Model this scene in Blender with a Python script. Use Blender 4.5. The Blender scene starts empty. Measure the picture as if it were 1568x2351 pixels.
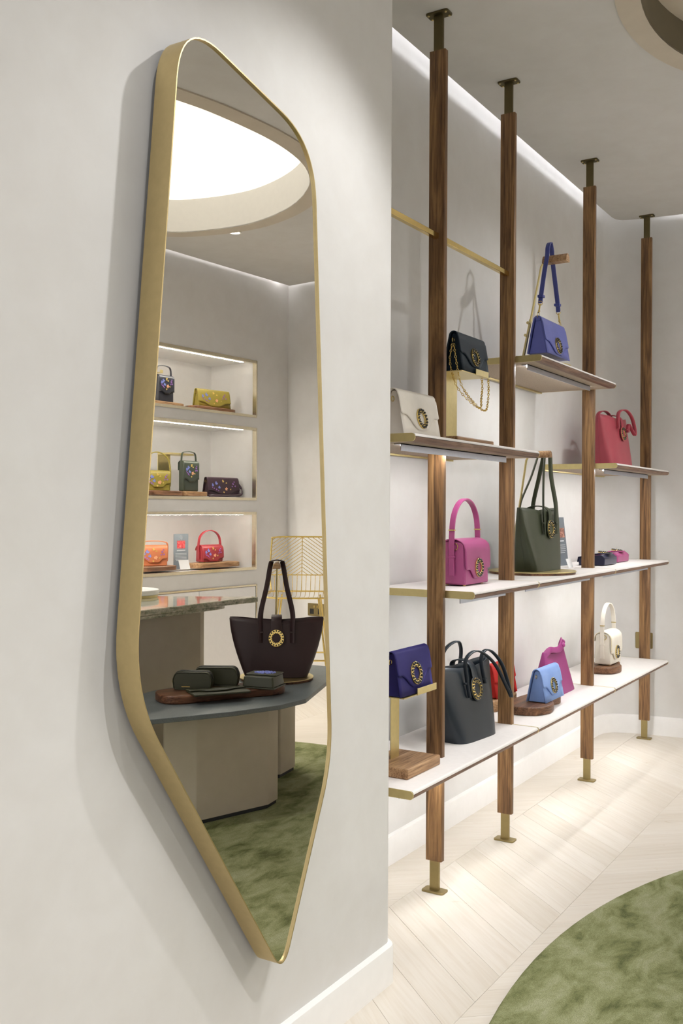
import bpy, bmesh, math, random
from mathutils import Vector, Matrix
random.seed(7)
D = bpy.data
sc = bpy.context.scene
COL = sc.collection
PI = math.pi
sin, cos = math.sin, math.cos

# ------------------------------------------------------------------ camera
YAW, PITCH, ROLL = 0.5510, -0.0016, 0.0048
fw = Vector((cos(YAW)*cos(PITCH), sin(YAW)*cos(PITCH), sin(PITCH)))
rt0 = Vector((sin(YAW), -cos(YAW), 0)); up0 = rt0.cross(fw)
rt = rt0*cos(ROLL) + up0*sin(ROLL); up = up0*cos(ROLL) - rt0*sin(ROLL)
cd = D.cameras.new('camera'); cam = D.objects.new('camera', cd); COL.objects.link(cam)
cd.sensor_fit = 'VERTICAL'; cd.sensor_height = 36; cd.sensor_width = 24; cd.lens = 35.0
cd.clip_start = 0.02
M = Matrix((( rt.x, up.x, -fw.x, 0), (rt.y, up.y, -fw.y, 0), (rt.z, up.z, -fw.z, 1.2), (0, 0, 0, 1)))
cam.matrix_world = M
sc.camera = cam

# ------------------------------------------------------------------ world, exposure
w = D.worlds.new('world'); sc.world = w; w.use_nodes = True
bg = w.node_tree.nodes['Background']; bg.inputs[0].default_value = (0.96, 0.98, 1.0, 1); bg.inputs[1].default_value = 1.55
sc.view_settings.view_transform = 'Standard'; sc.view_settings.look = 'None'
sc.view_settings.gamma = 1; sc.view_settings.use_curve_mapping = False
sc.view_settings.exposure = -0.08
sc.cycles.use_denoising = True
sc.cycles.max_bounces = 10; sc.cycles.diffuse_bounces = 6; sc.cycles.glossy_bounces = 6
sc.cycles.caustics_reflective = False; sc.cycles.caustics_refractive = False
sc.cycles.sample_clamp_indirect = 6.0
# strengths of the shop's lamps; SPOT also drives the added fill downlights
OCULUS, COVE, LED, NICHE_LED, SPOT = 1.05, 12.0, 78.0, 230.0, 44.0

# ------------------------------------------------------------------ colour + material helpers
def lin(c):
    c = c/255.0
    return c/12.92 if c <= 0.04045 else ((c+0.055)/1.055)**2.4
def rgb(r, g, b): return (lin(r), lin(g), lin(b), 1)
MATS = {}
class NT:
    def __init__(s, name):
        s.m = D.materials.new(name); s.m.use_nodes = True; s.t = s.m.node_tree
        s.b = s.t.nodes['Principled BSDF']; MATS[name] = s.m
    def n(s, typ, **kw):
        nd = s.t.nodes.new(typ)
        for k, v in kw.items():
            if k in nd.inputs: nd.inputs[k].default_value = v
            else: setattr(nd, k, v)
        return nd
    def l(s, a, b): s.t.links.new(a, b)
    def coords(s, scale=(1, 1, 1), kind='Object', rand=False):
        tc = s.n('ShaderNodeTexCoord'); mp = s.n('ShaderNodeMapping'); mp.inputs['Scale'].default_value = scale
        s.l(tc.outputs[kind], mp.inputs['Vector'])
        if rand:
            oi = s.n('ShaderNodeObjectInfo'); ml = s.n('ShaderNodeVectorMath', operation='SCALE'); ml.inputs[0].default_value = (13, 7, 5)
            s.l(oi.outputs['Random'], ml.inputs['Scale']); s.l(ml.outputs[0], mp.inputs['Location'])
        return mp.outputs['Vector']
    def noise(s, vec, scale, detail=4, rough=0.55, dist=0):
        nd = s.n('ShaderNodeTexNoise', Scale=scale, Detail=detail, Roughness=rough, Distortion=dist); s.l(vec, nd.inputs['Vector']); return nd.outputs['Fac']
    def ramp(s, fac, stops):
        r = s.n('ShaderNodeValToRGB'); cr = r.color_ramp
        while len(cr.elements) < len(stops): cr.elements.new(0.5)
        for e, (p, c) in zip(cr.elements, stops): e.position = p; e.color = c
        s.l(fac, r.inputs['Fac']); return r.outputs['Color']
    def mix(s, fac, a, b, mode='MIX'):
        x = s.n('ShaderNodeMix', data_type='RGBA', blend_type=mode)
        for sock, v in ((x.inputs[0], fac), (x.inputs[6], a), (x.inputs[7], b)):
            if hasattr(v, 'links'): s.l(v, sock)
            else: sock.default_value = v
        return x.outputs[2]
    def bump(s, h, strength, dist=0.002):
        bp = s.n('ShaderNodeBump', Strength=strength, Distance=dist); s.l(h, bp.inputs['Height']); s.l(bp.outputs[0], s.b.inputs['Normal'])
    def set(s, col=None, rough=None, metal=None, **kw):
        for k, v in (('Base Color', col), ('Roughness', rough), ('Metallic', metal)):
            if v is None: continue
            if hasattr(v, 'links'): s.l(v, s.b.inputs[k])
            else: s.b.inputs[k].default_value = v
        for k, v in kw.items(): s.b.inputs[k.replace('_', ' ')].default_value = v

def plain(name, c, rough=0.5, metal=0, var=0.06, scale=30, bump=0.0, bscale=200, **kw):
    t = NT(name); v = t.coords()
    f = t.noise(v, scale)
    lo = tuple(x*(1-var*2) for x in c[:3]) + (1,); hi = tuple(min(1, x*(1+var)) for x in c[:3]) + (1,)
    t.set(col=t.ramp(f, [(0.3, lo), (0.7, hi)]), rough=rough, metal=metal, **kw)
    if bump: t.bump(t.noise(v, bscale, 3), bump, 0.001)
    return t.m
def leather(name, c, rough=0.42):
    t = NT(name); v = t.coords()
    vo = t.n('ShaderNodeTexVoronoi', Scale=900.0); t.l(v, vo.inputs['Vector'])
    f = t.noise(v, 12, 3)
    lo = tuple(x*0.88 for x in c[:3]) + (1,)
    t.set(col=t.ramp(f, [(0.3, lo), (0.7, c)]), rough=rough, Specular_IOR_Level=0.4)
    t.bump(vo.outputs['Distance'], 0.12, 0.0006); return t.m
def velvet(name, c, hi):
    t = NT(name); v = t.coords((1, 1, 1))
    f = t.noise(v, 14, 3, 0.5, 0.5)
    mid = tuple(a*.55+b*.45 for a, b in zip(c, hi))
    t.set(col=t.ramp(f, [(0.25, tuple(a*.75+b*.25 for a, b in zip(c, hi))), (0.75, mid)]), rough=0.6, Sheen_Weight=1.0, Sheen_Roughness=0.3, Sheen_Tint=hi, Specular_IOR_Level=0.25)
    t.bump(t.noise(v, 700, 2), 0.1, 0.0006); return t.m
def wood(name, dark, mid, light, axis='Z', rough=0.45, scale=1.0, contrast=1.0):
    t = NT(name)
    st = {'X': (1.3, 14, 14), 'Y': (14, 1.3, 14), 'Z': (14, 14, 1.3)}[axis]
    v = t.coords(tuple(k*scale for k in st), rand=True)
    wv = t.noise(v, 1.6, 5, 0.6, 1.6)
    st2 = {'X': (3, 110, 110), 'Y': (110, 3, 110), 'Z': (110, 110, 3)}[axis]
    v2 = t.coords(tuple(k*scale for k in st2), rand=True)
    fine = t.noise(v2, 2.0, 3, 0.6)
    base = t.ramp(wv, [(0.30, dark), (0.48, mid), (0.66, light)])
    pores = t.ramp(fine, [(0.36, tuple(x*0.55 for x in mid[:3])+(1,)), (0.52, (1, 1, 1, 1))])
    t.set(col=t.mix(0.55*contrast, base, pores, 'MULTIPLY'), rough=rough, Specular_IOR_Level=0.35)
    t.bump(fine, 0.15, 0.001); return t.m
def metal(name, c, rough=0.3, brushed=0.0):
    t = NT(name); v = t.coords((1, 1, 1)); f = t.noise(v, 60, 3)
    t.set(col=t.ramp(f, [(0.3, tuple(x*0.93 for x in c[:3])+(1,)), (0.7, c)]), rough=rough, metal=1.0)
    if brushed: t.bump(t.noise(t.coords((4, 4, 400)), 3, 2), brushed, 0.0004)
    return t.m
def emit(name, c, strength):
    t = NT(name); t.set(col=c, rough=0.6); t.b.inputs['Emission Color'].default_value = c; t.b.inputs['Emission Strength'].default_value = strength; return t.m

def plaster(name, c1, c2, c3, bump=0.25):
    t = NT(name); v = t.coords()
    f = t.noise(v, 1.7, 6, 0.55, 0.4); g = t.noise(v, 9, 4, 0.6, 0.3)
    a = t.ramp(f, [(0.30, c1), (0.5, c2), (0.70, c3)])
    b = t.ramp(g, [(0.3, rgb(249, 248, 247)), (0.7, (1, 1, 1, 1))])
    t.set(col=t.mix(1.0, a, b, 'MULTIPLY'), rough=0.78, Specular_IOR_Level=0.25)
    t.bump(t.noise(v, 26, 5, 0.6), bump*0.5, 0.0012); return t.m
plaster('plaster', rgb(217, 216, 214), rgb(220, 219, 218), rgb(223, 222, 221))
plaster('ceiling_plaster', rgb(211, 210, 208), rgb(216, 215, 213), rgb(219, 218, 217))
plaster('stone_plinth', rgb(190, 181, 163), rgb(198, 189, 173), rgb(204, 196, 181))
plain('white_paint', rgb(240, 239, 238), 0.35, var=0.01)
plain('well_shade', rgb(104, 95, 76), 0.6, var=0.04, scale=8)  # shade inside the unlit ceiling recess, painted into its wall colour
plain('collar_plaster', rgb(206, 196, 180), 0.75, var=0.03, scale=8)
plain('well_white', rgb(238, 233, 222), 0.6, var=0.01)
plain('cabinet_white', rgb(236, 235, 236), 0.45, var=0.01)
plain('shelf_leather', rgb(238, 234, 232), 0.5, var=0.015, scale=60, bump=0.05, bscale=900)
plain('shelf_felt', rgb(176, 160, 142), 0.85, var=0.12, scale=260, bump=0.3, bscale=700)
wood('walnut_edge', rgb(92, 66, 52), rgb(124, 95, 78), rgb(148, 118, 100), 'X')
wood('oak_post', rgb(78, 54, 34), rgb(122, 90, 58), rgb(152, 116, 76), 'Z', 0.42, contrast=1.0)
wood('oak_block', rgb(122, 88, 58), rgb(164, 128, 92), rgb(190, 156, 118), 'X', 0.5)
wood('oak_slab', rgb(70, 46, 30), rgb(108, 74, 50), rgb(136, 98, 68), 'X', 0.45)
wood('walnut_tray', rgb(74, 46, 32), rgb(108, 72, 52), rgb(136, 96, 72), 'X', 0.35)
metal('brass', rgb(222, 206, 150), 0.36)
metal('pale_brass', rgb(226, 216, 192), 0.24)
metal('satin_brass', rgb(208, 188, 140), 0.42, 0.05)
metal('brass_bright', rgb(232, 205, 130), 0.16)
metal('bronze_dark', rgb(106, 96, 68), 0.5)
metal('bronze', rgb(158, 142, 100), 0.42)
metal('aluminium', rgb(206, 212, 226), 0.3, 0.05)
metal('steel', rgb(170, 168, 160), 0.3)
emit('led_strip', rgb(253, 253, 252), LED)
emit('niche_led', rgb(255, 250, 240), NICHE_LED)
emit('cove_led', rgb(252, 252, 255), COVE)
emit('spot_lens', rgb(255, 246, 234), 6.0)
# luminous oculus panel
t = NT('luminous_panel'); v = t.coords(); f = t.noise(v, 1.6, 5, 0.5)
c = t.ramp(f, [(0.3, rgb(243, 246, 250)), (0.7, (1, 1, 1, 1))]); t.l(c, t.b.inputs['Emission Color']); t.b.inputs['Emission Strength'].default_value = OCULUS; t.set(col=(.9, .9, .9, 1), rough=0.8)
# mirror glass
t = NT('mirror_glass'); v = t.coords(); f = t.noise(v, 2, 2)
t.set(col=t.ramp(f, [(0.2, rgb(228, 225, 219)), (0.8, rgb(230, 227, 222))]), rough=0.0, metal=1.0)
# pale oak flooring
t = NT('pale_oak'); v = t.coords((1.2, 26, 1), rand=True); f = t.noise(v, 2.2, 5, 0.6, 1.2)
v2 = t.coords((2.5, 3.5, 1), rand=True); vor = t.noise(v2, 5, 4, 0.7, 1.0)
oi = t.n('ShaderNodeObjectInfo')
pl = t.ramp(oi.outputs['Random'], [(0.0, rgb(214, 207, 196)), (0.5, rgb(219, 212, 202)), (1.0, rgb(223, 217, 208))])
gr = t.ramp(f, [(0.3, rgb(246, 243, 239)), (0.6, (1, 1, 1, 1))])
kn = t.ramp(vor, [(0.2, rgb(205, 182, 152)), (0.27, rgb(246, 242, 236)), (0.34, (1, 1, 1, 1))])
t.set(col=t.mix(1.0, t.mix(1.0, pl, gr, 'MULTIPLY'), kn, 'MULTIPLY'), rough=0.42, Specular_IOR_Level=0.35)
t.bump(f, 0.04, 0.0006)
plain('floor_base', rgb(214, 203, 187), 0.6)
# rug
t = NT('rug_pile'); v = t.coords((1, 1.9, 1)); f = t.noise(v, 6.0, 7, 0.68, 0.35); v2 = t.coords((26, 70, 1)); g = t.noise(v2, 9, 3, 0.6)
a = t.ramp(f, [(0.34, rgb(98, 104, 64)), (0.43, rgb(142, 147, 100)), (0.53, rgb(172, 176, 132)), (0.66, rgb(196, 198, 162))])
b = t.ramp(g, [(0.3, rgb(176, 176, 164)), (0.7, (1, 1, 1, 1))])
t.set(col=t.mix(1.0, a, b, 'MULTIPLY'), rough=0.9, Sheen_Weight=0.35, Sheen_Roughness=0.4, Sheen_Tint=rgb(190, 196, 150), Specular_IOR_Level=0.1)
t.bump(t.noise(v2, 14, 4), 0.8, 0.004)
plain('rug_backing', rgb(120, 120, 86), 0.9)
# slate, marble
t = NT('slate'); v = t.coords(); f = t.noise(v, 9, 6, 0.65); g = t.noise(v, 240, 3, 0.7)
t.set(col=t.mix(0.5, t.ramp(f, [(0.3, rgb(84, 92, 94)), (0.7, rgb(104, 112, 114))]), t.ramp(g, [(0.3, rgb(70, 76, 78)), (0.7, rgb(116, 124, 126))])), rough=0.4)
t.bump(g, 0.15, 0.001)
t = NT('green_marble'); v = t.coords((1, 3.2, 3)); f = t.noise(v, 7, 8, 0.72, 1.8); g = t.noise(t.coords(), 60, 5, 0.7, 0.6)
a = t.ramp(f, [(0.32, rgb(52, 58, 44)), (0.44, rgb(120, 126, 96)), (0.54, rgb(176, 172, 148)), (0.66, rgb(214, 204, 186))])
t.set(col=t.mix(0.35, a, t.ramp(g, [(0.35, rgb(50, 56, 44)), (0.6, rgb(200, 194, 172))])), rough=0.06, Specular_IOR_Level=0.6)
# leathers and velvets
leather('cream_leather', rgb(236, 230, 220)); leather('ivory_leather', rgb(242, 236, 224), 0.35)
leather('magenta_leather', rgb(166, 76, 128), 0.35); leather('fuchsia_leather', rgb(150, 58, 122), 0.36)
leather('violet_leather', rgb(96, 104, 178), 0.4); leather('violet_strap', rgb(66, 74, 142), 0.45)
leather('green_leather', rgb(66, 72, 54), 0.38); leather('navy_leather', rgb(34, 42, 50), 0.36)
leather('pink_leather', rgb(170, 72, 86), 0.4); leather('burgundy_leather', rgb(52, 34, 36), 0.42)
leather('olive_leather', rgb(62, 63, 46), 0.35); leather('midnight_leather', rgb(32, 34, 62), 0.32)
leather('mustard_leather', rgb(140, 126, 52), 0.4); leather('orange_leather', rgb(186, 112, 74), 0.4)
leather('red_leather', rgb(134, 38, 46), 0.36); leather('plum_leather', rgb(46, 28, 38), 0.36)
leather('bottle_leather', rgb(50, 58, 48), 0.36); leather('black_leather', rgb(30, 32, 40), 0.36)
leather('indigo_leather', rgb(54, 56, 140), 0.4)
velvet('teal_velvet', rgb(6, 16, 26), rgb(22, 44, 60)); velvet('indigo_velvet', rgb(22, 18, 66), rgb(50, 46, 126))
velvet('sky_velvet', rgb(84, 120, 190), rgb(172, 198, 242)); velvet('red_velvet', rgb(128, 14, 14), rgb(214, 50, 40))
plain('lining', rgb(58, 50, 46), 0.8); plain('dark_gap', rgb(40, 34, 30), 0.9)
plain('gem_dark', rgb(34, 36, 40), 0.08, var=0.3, scale=500, Specular_IOR_Level=1.0)
plain('card_grey', rgb(104, 112, 120), 0.6, var=0.01); plain('card_white', rgb(245, 246, 248), 0.5, var=0.005)
plain('card_print', rgb(214, 218, 222), 0.6, var=0.01)
t = NT('card_photo'); v = t.coords(); f = t.noise(v, 60, 4, 0.6, 1.0)
t.set(col=t.ramp(f, [(0.35, rgb(130, 22, 34)), (0.5, rgb(196, 52, 60)), (0.65, rgb(236, 170, 160))]), rough=0.5)
t = NT('card_portrait'); v = t.coords(); f = t.noise(v, 50, 4, 0.6, 1.0)
t.set(col=t.ramp(f, [(0.35, rgb(70, 44, 40)), (0.5, rgb(150, 96, 80)), (0.65, rgb(214, 170, 150))]), rough=0.5)
plain('thread_blue', rgb(136, 148, 226), 0.6); plain('thread_lilac', rgb(160, 112, 196), 0.6)
plain('thread_peach', rgb(240, 178, 140), 0.6); plain('thread_gold', rgb(226, 196, 110), 0.5)
plain('kick_black', rgb(46, 48, 52), 0.5); plain('switch_black', rgb(28, 26, 24), 0.5)

# ------------------------------------------------------------------ mesh helpers
class MB:
    def __init__(s): s.v = []; s.f = []
    def add(s, vs, fs, mx=None):
        o = len(s.v)
        s.v += [tuple(mx @ Vector(p)) if mx else tuple(p) for p in vs]
        s.f += [tuple(i+o for i in f) for f in fs]; return s
    def box(s, x0, x1, y0, y1, z0, z1, mx=None):
        return s.add([(x0,y0,z0),(x1,y0,z0),(x1,y1,z0),(x0,y1,z0),(x0,y0,z1),(x1,y0,z1),(x1,y1,z1),(x0,y1,z1)],
                     [(3,2,1,0),(4,5,6,7),(0,1,5,4),(1,2,6,5),(2,3,7,6),(3,0,4,7)], mx)
    def prism(s, pts, z0, z1, mx=None):
        n = len(pts)
        return s.add([(x,y,z0) for x,y in pts]+[(x,y,z1) for x,y in pts],
                     [tuple(range(n))[::-1], tuple(range(n,2*n))]+[(i,(i+1)%n,n+(i+1)%n,n+i) for i in range(n)], mx)
    def ring(s, outer, inner, z0, z1, mx=None):
        n = len(outer); vs = [(x,y,z) for z in (z0,z1) for L in (outer,inner) for x,y in L]; fs = []
        for i in range(n):
            j = (i+1) % n
            fs += [(i,j,2*n+j,2*n+i), (n+j,n+i,3*n+i,3*n+j), (2*n+i,2*n+j,3*n+j,3*n+i), (j,i,n+i,n+j)]
        return s.add(vs, fs, mx)
    def loft(s, secs, closed=True, cap0=True, cap1=True, mx=None):
        n = len(secs[0]); vs = [p for sec in secs for p in sec]; fs = []
        for a in range(len(secs)-1):
            for i in range(n if closed else n-1):
                j = (i+1) % n; fs.append((a*n+i, a*n+j, (a+1)*n+j, (a+1)*n+i))
        if cap0 and closed: fs.append(tuple(range(n))[::-1])
        if cap1 and closed: fs.append(tuple(range((len(secs)-1)*n, len(secs)*n)))
        return s.add(vs, fs, mx)
    def sweep(s, path, prof, side=None, closed=False, mx=None):
        """prof: (a, b) pairs; a runs along 'side', b along side x tangent."""
        P = [Vector(p) for p in path]; n = len(P); secs = []; prev = None
        for i in range(n):
            if closed: tg = P[(i+1) % n]-P[i-1]
            else: tg = P[min(i+1, n-1)]-P[max(i-1, 0)]
            tg.normalize()
            if side is not None: sd = Vector(side(i/(n-1)) if callable(side) else side)
            elif prev is None: sd = Vector((0,0,1)) if abs(tg.z) < 0.9 else Vector((1,0,0))
            else: sd = prev
            sd = sd-tg*sd.dot(tg)
            if sd.length < 1e-6: sd = tg.orthogonal()
            sd.normalize(); prev = sd; nn = tg.cross(sd)
            secs.append([P[i]+sd*a+nn*b for a, b in prof])
        if closed: secs.append(secs[0])
        return s.loft(secs, True, not closed, not closed, mx)
    def tube(s, path, r, n=8, closed=False, mx=None):
        return s.sweep(path, [(r*cos(2*PI*k/n), r*sin(2*PI*k/n)) for k in range(n)], None, closed, mx)
    def strap(s, path, side, wd, th, mx=None):
        a, b = wd/2, th/2
        return s.sweep(path, [(-a,-b*.5),(-a*.9,-b),(a*.9,-b),(a,-b*.5),(a,b*.5),(a*.9,b),(-a*.9,b),(-a,b*.5)], side, False, mx)
    def lathe(s, prof, n=24, mx=None):
        return s.loft([[(r*cos(2*PI*k/n), r*sin(2*PI*k/n), z) for k in range(n)] for r, z in prof], True, True, True, mx)
    def ball(s, c, r, mx=None, nz=5, na=8):
        c = Vector(c); return s.loft([[c+Vector((r*sin(PI*a/nz)*cos(2*PI*k/na), r*sin(PI*a/nz)*sin(2*PI*k/na), r*cos(PI*a/nz))) for k in range(na)] for a in [0.12]+list(range(1,nz))+[nz-.12]], True, True, True, mx)
    def sheet(s, rows, mx=None): return s.loft(rows, False, mx=mx)
    def build(s, name, mat, parent=None, smooth=None, bevel=0, bseg=2, solid=0, soff=0, sub=0):
        me = D.meshes.new(name); me.from_pydata(s.v, [], s.f)
        bm = bmesh.new(); bm.from_mesh(me)
        bmesh.ops.remove_doubles(bm, verts=bm.verts, dist=1e-6); bmesh.ops.recalc_face_normals(bm, faces=bm.faces); bm.to_mesh(me); bm.free()
        me.materials.append(MATS[mat] if isinstance(mat, str) else mat)
        if smooth or bevel or sub:
            me.shade_smooth(); me.set_sharp_from_angle(angle=math.radians(smooth or 40))
        o = D.objects.new(name, me); COL.objects.link(o); o.parent = parent
        if solid:
            md = o.modifiers.new('thickness', 'SOLIDIFY'); md.thickness = solid; md.offset = soff
        if bevel:
            md = o.modifiers.new('bevel', 'BEVEL'); md.width = bevel; md.segments = bseg; md.limit_method = 'ANGLE'; md.angle_limit = math.radians(38); md.harden_normals = False
        if sub:
            md = o.modifiers.new('sub', 'SUBSURF'); md.levels = sub; md.render_levels = sub
        return o
def tag(o, label, cat, group=None, kind=None):
    if label: o['label'] = label
    if cat: o['category'] = cat
    if group: o['group'] = group
    if kind: o['kind'] = kind
    return o
def struct(o, label=None): o['kind'] = 'structure'; o['label'] = label or o.name; return o
def thing(name, label, cat, loc=(0,0,0), rz=0, group=None):
    o = D.objects.new(name, None); COL.objects.link(o); o.location = loc; o.rotation_euler = (0,0,rz); o.empty_display_size = 0.05
    return tag(o, label, cat, group)
def lab(o, text): o['label'] = text; return o
def copy_tree(o, parent=None):
    c = o.copy(); COL.objects.link(c); c.parent = parent
    for ch in list(o.children): copy_tree(ch, c)
    return c
def catmull(pts, n=8, closed=True):
    P = [Vector(p) for p in pts]; N = len(P); out = []
    for i in range(N if closed else N-1):
        g = lambda k: P[k % N] if closed else P[min(max(k,0),N-1)]
        a, b, c, d = g(i-1), g(i), g(i+1), g(i+2)
        for k in range(n):
            u = k/n; out.append(0.5*((2*b)+(c-a)*u+(2*a-5*b+4*c-d)*u*u+(3*b-a-3*c+d)*u**3))
    if not closed: out.append(P[-1])
    return out
def ellipse(cx, cy, a, b, n=48, rot=0, e=2.0):
    out = []
    for k in range(n):
        th = 2*PI*k/n; ct, st = cos(th), sin(th)
        x = a*math.copysign(abs(ct)**(2/e), ct); y = b*math.copysign(abs(st)**(2/e), st)
        out.append((cx+x*cos(rot)-y*sin(rot), cy+x*sin(rot)+y*cos(rot)))
    return out
def offset(pts, d):
    n = len(pts); out = []
    area = sum(pts[i][0]*pts[(i+1)%n][1]-pts[(i+1)%n][0]*pts[i][1] for i in range(n))
    sg = 1 if area > 0 else -1
    for i in range(n):
        a, b, c = Vector(pts[i-1]), Vector(pts[i]), Vector(pts[(i+1)%n])
        tg = (c-a).normalized(); out.append((b.x+tg.y*d*sg, b.y-tg.x*d*sg))
    return out
def rounded(poly, r, n=6, tang=False):
    out = []; N = len(poly)
    for i in range(N):
        p, a, b = Vector(poly[i]), Vector(poly[i-1]), Vector(poly[(i+1)%N])
        rr = r[i] if isinstance(r, (list, tuple)) else r
        u, v = (a-p).normalized(), (b-p).normalized()
        ang = u.angle(v); tl = min(rr if tang else rr/math.tan(ang/2), 0.49*min((a-p).length, (b-p).length))
        s0, s1 = p+u*tl, p+v*tl
        for k in range(n+1):
            q = k/n; out.append(tuple((s0*(1-q)+p*q)*(1-q)+(p*(1-q)+s1*q)*q))
    return out
def smooth01(x): x = max(0, min(1, x)); return x*x*(3-2*x)

H = 2.766
# ------------------------------------------------------------------ the setting
# floor with chevron planks
floor = struct(MB().box(-2.6, 6.1, -2.5, 2.1, -0.06, -0.014).build('floor', 'floor_base'), 'pale oak floor laid in chevron planks')
ROW, ANG, PW = 0.46, math.radians(49), 0.118
def plank_mesh(sgn):
    dx = ROW/math.tan(ANG)*sgn; px = PW/sin(ANG); g = 0.0004; mb = MB()
    pts = [(g, g), (px-g, g), (px-g+dx, ROW-g), (g+dx, ROW-g)]
    cx = sum(p[0] for p in pts)/4; rot = math.atan2(ROW, dx)
    R = Matrix.Rotation(-rot, 4, 'Z')
    q = [tuple((R @ Vector((x-cx, y-ROW/2, 0)))[:2]) for x, y in pts]
    o = mb.prism(q, -0.014, 0.0).build('plank', 'pale_oak', None, bevel=0.0004, bseg=1)
    return o, px, rot, cx
p1 = plank_mesh(1); p2 = plank_mesh(-1); used = set()
for r in range(8):
    y0 = 1.45-0.46*7+ROW*r; src, px, rot, cx = p2 if r % 2 == 1 else p1
    x = 1.62
    while x < 5.75:
        if src.name not in used: o = src; used.add(src.name)
        else: o = src.copy(); COL.objects.link(o)
        o.parent = floor; o.location = (x+cx, y0+ROW/2, 0); o.rotation_euler = (0, 0, rot); o.name = 'plank'
        x += px
# one more half row beside the alcove wall
# walls
def wall_from_line(name, pts, z0, z1, th, mat='plaster', label=None):
    off = [];  P = [Vector(p) for p in pts]
    for i in range(len(P)):
        tg = (P[min(i+1, len(P)-1)]-P[max(i-1, 0)]).normalized(); off.append((P[i].x-tg.y*th, P[i].y+tg.x*th))
    return MB().prism([tuple(p) for p in P]+off[::-1], z0, z1).build(name, mat, None, smooth=35)
YM, YA = 1.222, 1.63
end = [(2.25-0.035+0.035*sin(a), YM+0.035-0.035*cos(a)) for a in [PI/2*k/8 for k in range(9)]]
wl = struct(MB().prism([(-2.6, YM)]+end+[(2.25, YA+0.2), (-2.6, YA+0.2)], 0, H).build('wall_left', 'plaster', None, smooth=35), 'pale limewashed wall carrying the mirror')
wa = struct(wall_from_line('wall_alcove', [(2.2, YA), (5.27, YA)], 0, 3.02, 0.1), 'pale limewashed wall behind the shelving')
# curved corner into the far wall
fd = Vector((5.807-5.46, -1.693-1.30)).normalized()
corner = catmull([(5.27-.05, YA), (5.27, YA), (5.345, 1.615), (5.405, 1.565), (5.435, 1.485), (5.45, 1.40), (5.462, 1.30), (5.50, 1.0)], 5, False)[5:]
far_line = [tuple(p) for p in corner[:-5]]+[(5.807, -1.693)]
wf = struct(wall_from_line('wall_far', far_line, 0, 3.02, 0.1), 'pale far wall with a rounded corner')
# niche wall frame
A0 = Vector((4.55, -1.78)); TT = Vector((0.9976, 0.0688)).normalized(); NN = Vector((TT.y, -TT.x))   # NN points out of the room
def NW(s, dep, z): p = A0+TT*s+NN*dep; return Vector((p.x, p.y, z))
NMX = Matrix(((TT.x, NN.x, 0, A0.x), (TT.y, NN.y, 0, A0.y), (0, 0, 1, 0), (0, 0, 0, 1)))     # local (s, depth, z)
NRZ = math.atan2(TT.y, TT.x)
NICHES = [(1.838, 2.207), (1.277, 1.751), (0.807, 1.179)]
S0, S1, ND = -1.5, 0.92, 0.42
wr = MB()
zs = [0.69]+[z for n in sorted(NICHES) for z in n]+[3.02]
wr.box(S1, 1.40, 0, 0.5, 0, 3.02, NMX)
wr.box(-7.2, S0, 0, 0.5, 0, 3.02, NMX)
for a, b in ((0.69, 0.807), (1.179, 1.277), (1.751, 1.838), (2.207, 3.02)): wr.box(S0, S1, 0, 0.5, a, b, NMX)
for a, b in NICHES: wr.box(S0, S1, ND, 0.5, a, b, NMX)
wr.box(S0, S1, 0.05, 0.5, 0, 0.69, NMX)
wr = struct(wr.build('wall_right', 'plaster'), 'pale wall with three lit display niches')
# niche brass trims and led strips
for i, (a, b) in enumerate(NICHES):
    mb = MB(); e = 0.007
    mb.box(S0, S1, -0.003, 0.03, a-0.012, a+.006, NMX); mb.box(S0, S1, -0.003, 0.03, b-.011, b+0.008, NMX); mb.box(S1-e, S1+0.004, -0.003, 0.03, a-0.003, b+0.004, NMX)
    tr = struct(mb.build('trim_%d' % (i+1), 'pale_brass', None), 'brass trim round a lit wall niche')
    lo = MB().box(S0+0.05, S1-0.1, 0.032, 0.044, b-0.0125, b-0.008, NMX).build('niche_light', 'niche_led', None)
    tag(lo, ['warm light strip at the top of the topmost wall niche', 'warm light strip at the top of the middle wall niche', 'warm light strip at the top of the lowest wall niche'][i], 'light strip', 'light strips in the wall niches')
    # downlight reflector for the strip
mb = MB(); mb.box(S0, S1+0.008, -0.006, 0.03, 0.684, 0.696, NMX); mb.box(S1-0.003, S1+0.008, -0.006, 0.03, 0.0, 0.696, NMX)
struct(mb.build('trim_4', 'pale_brass'), 'brass trim round the cupboard doors')
cb = thing('cupboard', 'row of flat white cupboard doors below the wall niches', 'cupboard', (A0.x, A0.y, 0), NRZ)
for k in range(4):
    s1 = S1-0.006-0.553*k
    d = MB().box(s1-0.549, s1, -0.004-0.0, 0.014, 0.02, 0.682).build('cupboard_door', 'cabinet_white', cb, bevel=0.001)
    d.rotation_euler = (0, 0, 0)
for o in cb.children:   # local +y must point out of the room
    o.scale = (1, -1, 1)
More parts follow.
